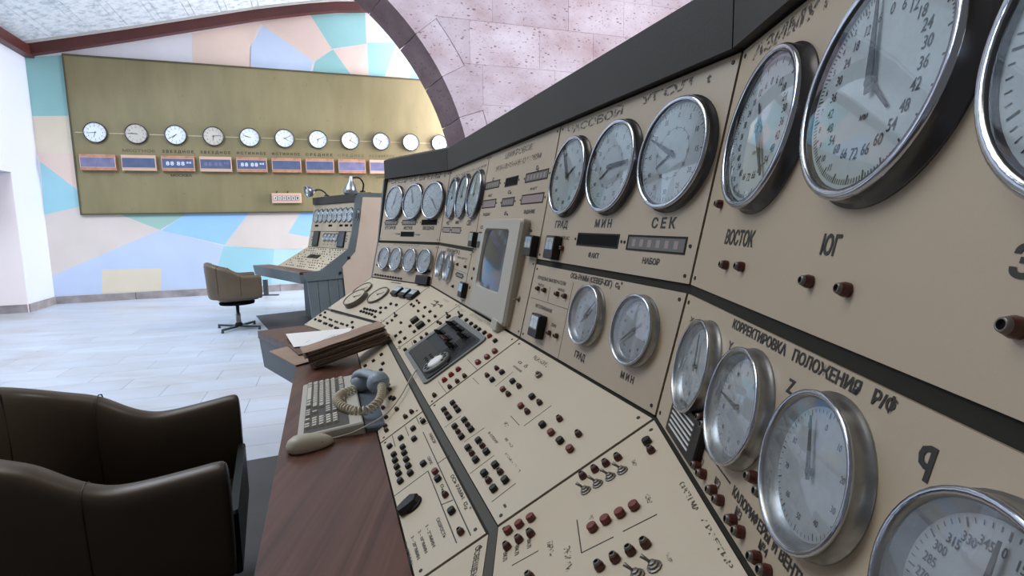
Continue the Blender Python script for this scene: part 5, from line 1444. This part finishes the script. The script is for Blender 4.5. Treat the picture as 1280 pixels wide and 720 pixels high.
# ------------------------------------------------------------------ swivel armchairs
def shell_mesh(mat, w=.365, xf=.30, xb=-.47, zb=.27, arm=.655, dip=.625, back=.85, thick=.062):
    """one continuous padded tub: near arm, back, far arm"""
    path = []
    n1, n2 = 8, 16
    r = w
    xs = xb+r*.92
    for i in range(n1): path.append((xf+(xs-xf)*i/n1, -w+.02*i/n1, 0, -1, i/n1*.33))
    for i in range(n2+1):
        a = -PI/2-PI*i/n2
        cx_, sy = math.cos(a), math.sin(a)
        e = .82
        px_ = xs+(xs-xb)*(-abs(cx_)**e); py_ = (w-.02)*math.copysign(abs(sy)**e, sy)
        path.append((px_, py_, cx_*1.0, sy, .33+.34*i/n2))
    for i in range(1, n1+1): path.append((xs+(xf-xs)*i/n1, w-.02*(1-i/n1), 0, 1, .67+.33*i/n1))
    def top(u):
        d = abs(u-.5)*2      # 0 at the back, 1 at the arm fronts
        if d > .62: return dip+(arm-dip)*((d-.62)/.38)**1.3
        t = 1-d/.62; return dip+(back-dip)*(3*t*t-2*t*t*t)
    vs = []; rings = []
    m_ = 12
    def sect(px_, py_, nx_, ny_, u, shrink=0):
        l = math.hypot(nx_, ny_) or 1; nx_, ny_ = nx_/l, ny_/l
        zt = top(u)-shrink*.6; h = zt-zb; t = thick*(1+.5*(1-abs(u-.5)*2))
        bi = -.045 if zb < .3 else -.015
        out = [(bi, zb+.0), (bi*.3, zb+h*.20), (.000, zb+h*.50), (.012, zb+h*.82), (.012, zt-.022), (-.002, zt-.004), (-t*.45, zt+.004), (-t*.85, zt-.006), (-t-.002, zt-.03), (-t-.012, zb+h*.6), (-t-.006, zb+h*.3), (-t, zb+.03)]
        return [(px_+nx_*o, py_+ny_*o, z+shrink*(1 if z < zb+h*.5 else 0)) for o, z in out]
    for k, (a, b, c, d, u) in enumerate(path): rings.append(sect(a, b, c, d, u))
    # rounded ends
    e0 = [(p[0]+.016, p[1]*.985, zb+.03+(p[2]-zb-.03)*.97) for p in rings[0]]; e1 = [(p[0]+.016, p[1]*.985, zb+.03+(p[2]-zb-.03)*.97) for p in rings[-1]]
    rings = [e0]+rings+[e1]
    vs = sum(rings, []); N = len(rings)
    fs = [(j*m_+i, j*m_+(i+1) % m_, (j+1)*m_+(i+1) % m_, (j+1)*m_+i) for j in range(N-1) for i in range(m_)]
    fs += [tuple(range(m_-1, -1, -1)), tuple((N-1)*m_+i for i in range(m_))]
    me = MB().add(vs, fs, 0, True).mesh('shell', mat)
    b_ = bmesh.new(); b_.from_mesh(me); bmesh.ops.recalc_face_normals(b_, faces=b_.faces); b_.to_mesh(me); b_.free()
    return me, rings
def armchair(lab, M, mat, big=True, **kw):
    t = thing('swivel_armchair', lab, 'chair', M)
    me, rings = shell_mesh(mat, **kw)
    s = put('shell', me, t, M)
    if True:
        md = s.modifiers.new('sub', 'SUBSURF'); md.levels = 1; md.render_levels = 2
    for k in (7, 12, 20, 25):   # piping seams across the tub
        pts = [Vector(p) for p in rings[k][1:11]]
        c = sum(pts, Vector())/len(pts)
        pts = [p+(p-c).normalized()*.0002 for p in pts]
        put('seam', MB().tube(pts, .0022, 6).mesh('seam', 'leather_seam'), s, M)
    mb = MB()
    # seat cushion: rounded slab
    P = []
    n = 28
    for i in range(n):
        a = 2*PI*i/n; x = .035+.335*math.copysign(abs(math.cos(a))**.55, math.cos(a)); y = .292*math.copysign(abs(math.sin(a))**.55, math.sin(a)); P.append((x, y))
    vs = []
    sx, zo = (.93, -.085) if big else (.74, .035)
    for sc, z in ((.93, .350), (1.0, .372), (1.0, .430), (.94, .448), (.6, .453), (.05, .453)):
        vs += [((x-.035)*sc*sx+.015, y*sc*(1 if big else .82), z+zo) for x, y in P]
    fs = [(j*n+i, j*n+(i+1) % n, (j+1)*n+(i+1) % n, (j+1)*n+i) for j in range(5) for i in range(n)]+[tuple(range(n-1, -1, -1)), tuple(5*n+i for i in range(n))]
    put('seat', mb.add(vs, fs, 0, True).mesh('seat', mat if not big else 'seat_shell'), t, M)
    if big: put('seat_front', MB().box(.300, .325, -.285, .285, .27, .47, 0, None, .008).mesh('seat_front', 'seat_shell'), t, M)
    put('seat_plate', MB().lathe([(.20, .325), (.21, .352), (.18, .356)], 24).mesh('seat_plate', 'black_matte'), t, M)
    put('column', MB().lathe([(.030, .05), (.030, .20), (.021, .205), (.021, .345 if big else .41)], 16).mesh('column', 'chrome_worn'), t, M)
    hub = put('base_hub', MB().lathe([(.045, .035), (.048, .065), (.032, .085)], 16).mesh('base_hub', 'black_plastic'), t, M)
    leg = MB().prism([(.03, -.022), (.30, -.014), (.315, 0), (.30, .014), (.03, .022)], .028, .052)
    leg.lathe([(.016, 0), (.018, .012), (.012, .03)], 10, M=T(.295, 0, 0))
    lm = leg.mesh('leg', 'steel_dark')
    for k in range(4): put('leg', lm, t, M @ RZ(R(45+90*k)))
    return t
armchair('dark brown leather swivel armchair in the foreground beside the worktop', T(-1.250, 1.670, .004) @ RZ(R(23.9)), 'leather')
armchair('distant brown swivel armchair standing alone on the pale marble floor', T(-3.52, 6.88, 0) @ RZ(R(33)), 'leather_brown', False, w=.30, xf=.25, xb=-.33, zb=.395, arm=.70, dip=.70, back=.87, thick=.05)


# ------------------------------------------------------------------ things on the worktop
ZW = .7525
# keyboard (50 x 17 cm), long side along the worktop
kc = Vector((-.574, 1.640, 0)); ka = YB
d = Vector((math.sin(ka), math.cos(ka), 0)); nh = Vector((-math.cos(ka), math.sin(ka), 0))
ka2 = math.atan2(-.739+.571, 1.865-1.376)
d = Vector((math.sin(ka2), math.cos(ka2), 0)); nh = Vector((-math.cos(ka2), math.sin(ka2), 0))
# local x: along typing direction left->right = -d (towards camera); local y: away from operator = -nh
KM = frameM((-.576, 1.641, ZW), -d, -nh, ZV)
kb = thing('keyboard', 'off-white computer keyboard lying on the veneer worktop', 'keyboard', KM)
KW, KD = .500, .172
vs = [(-KW/2, -KD/2, .0005), (KW/2, -KD/2, .0005), (KW/2, KD/2, .0005), (-KW/2, KD/2, .0005),
      (-KW/2, -KD/2, .012), (KW/2, -KD/2, .012), (KW/2, KD/2, .030), (-KW/2, KD/2, .030),
      (-KW/2+.004, -KD/2+.004, .016), (KW/2-.004, -KD/2+.004, .016), (KW/2-.004, KD/2-.004, .034), (-KW/2+.004, KD/2-.004, .034)]
put('case', MB().add(vs, [(3, 2, 1, 0), (0, 1, 5, 4), (1, 2, 6, 5), (2, 3, 7, 6), (3, 0, 4, 7), (4, 5, 9, 8), (5, 6, 10, 9), (6, 7, 11, 10), (7, 4, 8, 11), (8, 9, 10, 11)]).mesh('case', 'board_beige'), kb, KM)
slope = math.atan2(.018, KD-.008)
KS = KM @ T(0, -KD/2+.004, .0162) @ Matrix.Rotation(slope, 4, 'X')
def keym(w, mat='key_beige'):
    w2 = w/2-.0016; h2 = .0080
    return MB().add([(-w2, -h2, 0), (w2, -h2, 0), (w2, h2, 0), (-w2, h2, 0), (-w2+.002, -h2+.001, .0075), (w2-.002, -h2+.001, .0075), (w2-.002, h2-.003, .0085), (-w2+.002, h2-.003, .0085)],
                    [(0, 1, 5, 4), (1, 2, 6, 5), (2, 3, 7, 6), (3, 0, 4, 7), (4, 5, 6, 7)]).mesh('key', mat)
keys = {}
U_ = .0192
put('key_well', MB().box(-.238, .238, .012, .132, 0, .0006).mesh('key_well', 'key_gap'), kb, KS)
rowsk = [(0, [(1.5, 'g'), (1.5, 'g'), (7.5, 'b'), (1.5, 'g'), (1.5, 'g')]), (1, [(2.2, 'g')]+[(1, 'b')]*10+[(2.3, 'g')]), (2, [(1.8, 'g')]+[(1, 'b')]*11+[(2.0, 'g')]), (3, [(1.5, 'g')]+[(1, 'b')]*12+[(1.5, 'g')]), (4, [(1, 'b')]*13+[(2, 'g')]), (5.35, [(1, 'g'), (0, '')]+[(1, 'b')]*4+[(.5, '')]+[(1, 'g')]*4+[(.5, '')]+[(1, 'b')]*4)]
def key_at(x, y, w, c):
    k_ = (w, c)
    if k_ not in keys: keys[k_] = keym(w*U_, 'key_grey' if c == 'g' else 'key_beige')
    put('key', keys[k_], kb, KS @ T(x, y, 0))
for r_, row_ in rowsk:
    x = -.234
    for w_, c_ in row_:
        if c_: key_at(x+w_*U_/2, .022+r_*.0188, w_, c_)
        x += w_*U_
for r_ in range(6):
    for k in range(3):
        if r_ == 2 or (r_ == 1 and k != 1): continue
        key_at(.058+.010+k*U_, .022+(r_ if r_ < 5 else 5.35)*.0188, 1, 'g')
for r_ in range(5):
    for k in range(4):
        if r_ == 0 and k == 1: continue
        key_at(.146+k*U_, .022+r_*.0188, 1, 'g' if k == 3 else 'b')
# slate-blue base strip behind the keyboard
SB = frameM((-.576, 1.641, ZW), -d, -nh, ZV)
tag(put('telephone_set', MB().box(-.215, .245, .0905, .1465, .0005, .016, 0, None, .004).mesh('telephone_base', 'slate_blue'), None, SB), 'flat slate-blue box lying between the keyboard and the cream desk panel', 'telephone')

# mouse
md_ = (Vector((-.475, 1.37, 0))-Vector((-.565, 1.296, 0))).normalized(); ma = math.atan2(md_.y, md_.x)
MM = T(-.529, 1.344, ZW+.0004) @ RZ(ma)
vs = []; n = 20; prof = [(.86, 0), (1.0, .006), (.99, .014), (.90, .024), (.70, .032), (.40, .0365), (.04, .038)]
for s_, z in prof:
    for i in range(n):
        a = 2*PI*i/n; c_, q = math.cos(a), math.sin(a)
        x = .060*math.copysign(abs(c_)**.8, c_)*s_; y = .032*math.copysign(abs(q)**.85, q)*s_*(1+.08*(-c_))
        vs.append((x, y, z*(1-.28*(x/.06))))
fs = [(j*n+i, j*n+(i+1) % n, (j+1)*n+(i+1) % n, (j+1)*n+i) for j in range(len(prof)-1) for i in range(n)]+[tuple(range(n-1, -1, -1)), tuple((len(prof)-1)*n+i for i in range(n))]
mo = thing('computer_mouse', 'beige two-button computer mouse on the bare veneer beside the keyboard', 'mouse', MM)
put('body', MB().add(vs, fs, 0, True).mesh('body', 'mouse_beige'), mo, MM)
put('button_seam', MB().tube([(.022, -.029, .0185), (.022, -.016, .0270), (.022, 0, .0292), (.022, .016, .0270), (.022, .029, .0185)], .0008, 6).mesh('seam', 'steel_dark'), mo, MM)
put('button_seam', MB().tube([(.022, 0, .0292), (.04, 0, .0235), (.054, 0, .0145)], .0008, 6).mesh('seam', 'steel_dark'), mo, MM)
def onsurf(sf, x, y, z=0): return SF[sf] @ Vector((x, y, z))
cp = [MM @ Vector((.056, 0, .010)), Vector((-.459, 1.396, .764)), Vector((-.436, 1.414, .766)), Vector((-.398, 1.434, .779)), Vector((-.372, 1.472, .786)), Vector((-.351, 1.510, .800)), Vector((-.334, 1.567, .820)), Vector((-.325, 1.630, .838)), Vector((-.316, 1.681, .852)), Vector((-.312, 1.700, .858))]
put('cord', MB().tube(arc(cp), .0022, 8).mesh('cord', 'cable_grey'), mo, Matrix.Identity(4))

# telephone handset: two round cups joined by a grip, resting across the keyboard edge and panel
hs = thing('telephone_handset', 'grey-blue telephone handset lying on the keyboard end and the cream desk panel', 'telephone', T(-.455, 1.735, .79))
def handset():
    me = bpy.data.meshes.new('body'); b_ = bmesh.new()
    P = [(-.522, 1.782, .804), (-.518, 1.775, .822), (-.498, 1.756, .834), (-.475, 1.732, .836), (-.452, 1.708, .838), (-.432, 1.688, .840), (-.424, 1.680, .824)]
    P = [Vector(p) for p in arc(P)]
    N = len(P); n = 18
    side = Vector((.64, .77, 0)); vs = []
    for i, p in enumerate(P):
        t = (P[min(i+1, N-1)]-P[max(i-1, 0)]).normalized(); a = (side-t*side.dot(t)).normalized(); c = t.cross(a)
        s_ = i/(N-1); e = abs(s_-.5)*2
        rw = .020+.013*e**2; rt = .013+.010*e**2
        if i in (0, N-1): rw *= .6; rt *= .5
        for k in range(n):
            q = 2*PI*k/n; vs.append(p+a*rw*math.cos(q)+c*rt*math.sin(q))
    mb = MB(); mb.add(vs, [(i*n+k, i*n+(k+1) % n, (i+1)*n+(k+1) % n, (i+1)*n+k) for i in range(N-1) for k in range(n)]+[tuple(range(n-1, -1, -1)), tuple((N-1)*n+k for k in range(n))], 0, True)
    put('grip', mb.mesh('grip', 'phone_blue'), hs, Matrix.Identity(4))
    cup = MB().lathe([(.012, -.036), (.027, -.034), (.033, -.026), (.035, -.010), (.033, .004), (.026, .014), (.014, .020), (.002, .021)], 24).mesh('cup', 'phone_blue')
    put('ear_cup', cup, hs, T(-.514, 1.772, .806) @ Matrix.Rotation(R(-20), 4, 'Y') @ Matrix.Scale(1.0, 4))
    put('mouth_cup', cup, hs, T(-.432, 1.690, .830) @ Matrix.Rotation(R(12), 4, 'Y') @ Matrix.Scale(1.02, 4))
handset()
# coiled cord
cen = [Vector(p) for p in ((-.512, 1.700, .800), (-.540, 1.655, .797), (-.540, 1.600, .797), (-.510, 1.545, .796), (-.462, 1.506, .794), (-.420, 1.500, .796), (-.400, 1.530, .806), (-.398, 1.565, .810), (-.404, 1.610, .816), (-.414, 1.648, .820))]
cen = arc(cen)
L_ = [0]
for a, b in zip(cen, cen[1:]): L_.append(L_[-1]+(b-a).length)
def cat(s):
    for i in range(len(L_)-1):
        if L_[i+1] >= s: 
            t = (s-L_[i])/max(1e-9, L_[i+1]-L_[i]); return cen[i].lerp(cen[i+1], t), (cen[i+1]-cen[i]).normalized()
    return cen[-1], (cen[-1]-cen[-2]).normalized()
turns = 34; pts = []
for k in range(turns*10+1):
    s = L_[-1]*k/(turns*10); c, t = cat(s); a = t.cross(ZV).normalized(); b = t.cross(a); q = 2*PI*k/10
    pts.append(c+a*.0105*math.cos(q)+b*.0105*math.sin(q))
put('coiled_cord', MB().tube(pts, .0034, 6).mesh('coiled_cord', 'coil_cream'), hs, Matrix.Identity(4), label='cream coiled cord looped over the keyboard')

# ------------------------------------------------------------------ folders and papers
pF = Vector((-.80, 2.085, ZW+.003)); pR = Vector((-.500, 2.225, .838))
ex = (pR-pF).normalized(); ey = ZV.cross(ex).normalized(); ez = ex.cross(ey)
FM = frameM(pF, ex, ey, ez)
FLen = (pR-pF).length-.005
def folder(lab, z0, th, dx, dy, rot, ln, dp, top_curl=0, pages='paper_edge'):
    M = FM @ T(dx, dy, z0) @ RZ(rot)
    t = thing('paper_folder', lab, 'folder', M, 'kraft folders stacked on the worktop')
    def sheet(z, thk, mat, nm, x0=0, x1=ln, y0=0, y1=dp, w_=0.0, curl=0):
        n = 10; vs = []; 
        for s_ in (0, 1):
            for j in range(n+1):
                x = x0+(x1-x0)*j/n; zz = z+w_*math.sin(j*1.3+z0*80)+curl*(max(0, .35-j/n)/.35)**2+s_*thk
                vs += [(x, y0+w_*math.sin(j*2.1), zz), (x, y1, zz)]
        m_ = 2*(n+1); fs = []
        for j in range(n):
            a = 2*j; fs += [(a, a+1, a+3, a+2), (m_+a, m_+a+2, m_+a+3, m_+a+1), (a, a+2, m_+a+2, m_+a), (a+1, m_+a+1, m_+a+3, a+3)]
        fs += [(0, m_, m_+1, 1), (2*n, 2*n+1, m_+2*n+1, m_+2*n)]
        put(nm, MB().add(vs, fs).mesh(nm, mat), t, M)
    sheet(0, .0018, 'kraft_dark', 'back_cover')
    k = 0; z = .003
    while z < th-.006:
        q = random.uniform(.002, .005); sheet(z, q*.8, pages if k % 2 else 'kraft_dark', 'page_block', random.uniform(.002, .02), ln-random.uniform(.0, .02), random.uniform(.001, .012), dp-.01, .0008); z += q; k += 1
    sheet(th-.0035, .0016, 'kraft', 'front_cover', 0, ln, -.002, dp, .0012, top_curl)
    return t
random.seed(11)
folder('thick kraft folder at the bottom of the stack', .000, .026, .012, .000, R(1), FLen-.01, .140)
folder('kraft folder in the middle of the stack of three', .0275, .020, .004, .006, R(-1), FLen-.02, .135)
folder('kraft folder with curled cover on top of the stack', .0490, .022, -.006, .002, R(1.5), FLen, .125, .006)
# loose paper and card to the left of the stack
def flat(name, corners, th, mat, lab, cat_):
    z = [Vector(c) for c in corners]
    vs = z+[c+Vector((0, 0, th)) for c in z]
    o = put(name, MB().add(vs, [(3, 2, 1, 0), (4, 5, 6, 7), (0, 1, 5, 4), (1, 2, 6, 5), (2, 3, 7, 6), (3, 0, 4, 7)]).mesh(name, mat), None)
    return tag(o, lab, cat_)
flat('kraft_card', [(-1.105, 2.405, .756), (-.885, 2.150, .756), (-.72, 2.40, .760), (-.93, 2.73, .760)], .003, 'kraft', 'tan kraft card lying on the left end of the worktop under the white sheet', 'card')
fo = flat('dark_folder', [(-1.06, 2.50, .7605), (-.93, 2.30, .7625), (-.77, 2.40, .790), (-.90, 2.66, .7645)], .004, 'kraft_dark', 'thin dark folder edge under the long white printed sheet', 'folder')
ps = [(-1.169, 2.745, .7665), (-.998, 2.420, .7720), (-.754, 2.375, .800), (-.805, 2.674, .806)]
pa = thing('printed_sheet', 'long white printed sheet lying over the folders at the left end of the worktop', 'paper', T(*ps[0]))
v4 = [Vector(p) for p in ps]; 
put('sheet', MB().add(v4+[p+Vector((0, 0, .0012)) for p in v4], [(3, 2, 1, 0), (4, 5, 6, 7), (0, 1, 5, 4), (1, 2, 6, 5), (2, 3, 7, 6), (3, 0, 4, 7)]).mesh('sheet', 'paper_white'), pa, Matrix.Identity(4))
ex3 = (v4[2]-v4[1]).normalized(); ey3 = (v4[0]-v4[1]); ey3 = (ey3-ex3*ey3.dot(ex3)).normalized(); ex2 = (v4[2]-v4[1]).normalized(); ey2 = (v4[3]-v4[2]).normalized(); ey2 = (ey2-ex2*ey2.dot(ex2)).normalized(); PM = frameM(v4[1]+Vector((0, 0, .0045)), ex3, ey3, ex3.cross(ey3))
prt = MB()
for k in range(6): prt.box(.130+k*.010, .132+k*.010, .075+.01*(k % 3), .135-.008*(k % 2), 0, .0004)
prt.box(.11, .20, .065, .0662, 0, .0004).box(.11, .20, .146, .1472, 0, .0004).box(.11, .1112, .065, .1472, 0, .0004).box(.03, .031, .05, .09, 0, .0004)
put('print', prt.mesh('print', 'ink'), pa, PM)

# small black stand and stone block far off by the mural wall
st = thing('floor_stand', 'small dark floor stand by the foot of the mural wall, beyond the armchair', 'stand', T(-4.60, 10.10, 0))
put('foot', MB().prism([(-.10, -.03), (.22, -.03), (.22, .03), (-.10, .03)], 0, .02).mesh('foot', 'steel_dark'), st, T(-4.60, 10.10, 0))
put('post', MB().prism([(-.05, -.02), (.03, -.02), (.03, .02), (-.02, .02)], .02, .30).mesh('post', 'steel_dark'), st, T(-4.60, 10.10, 0))
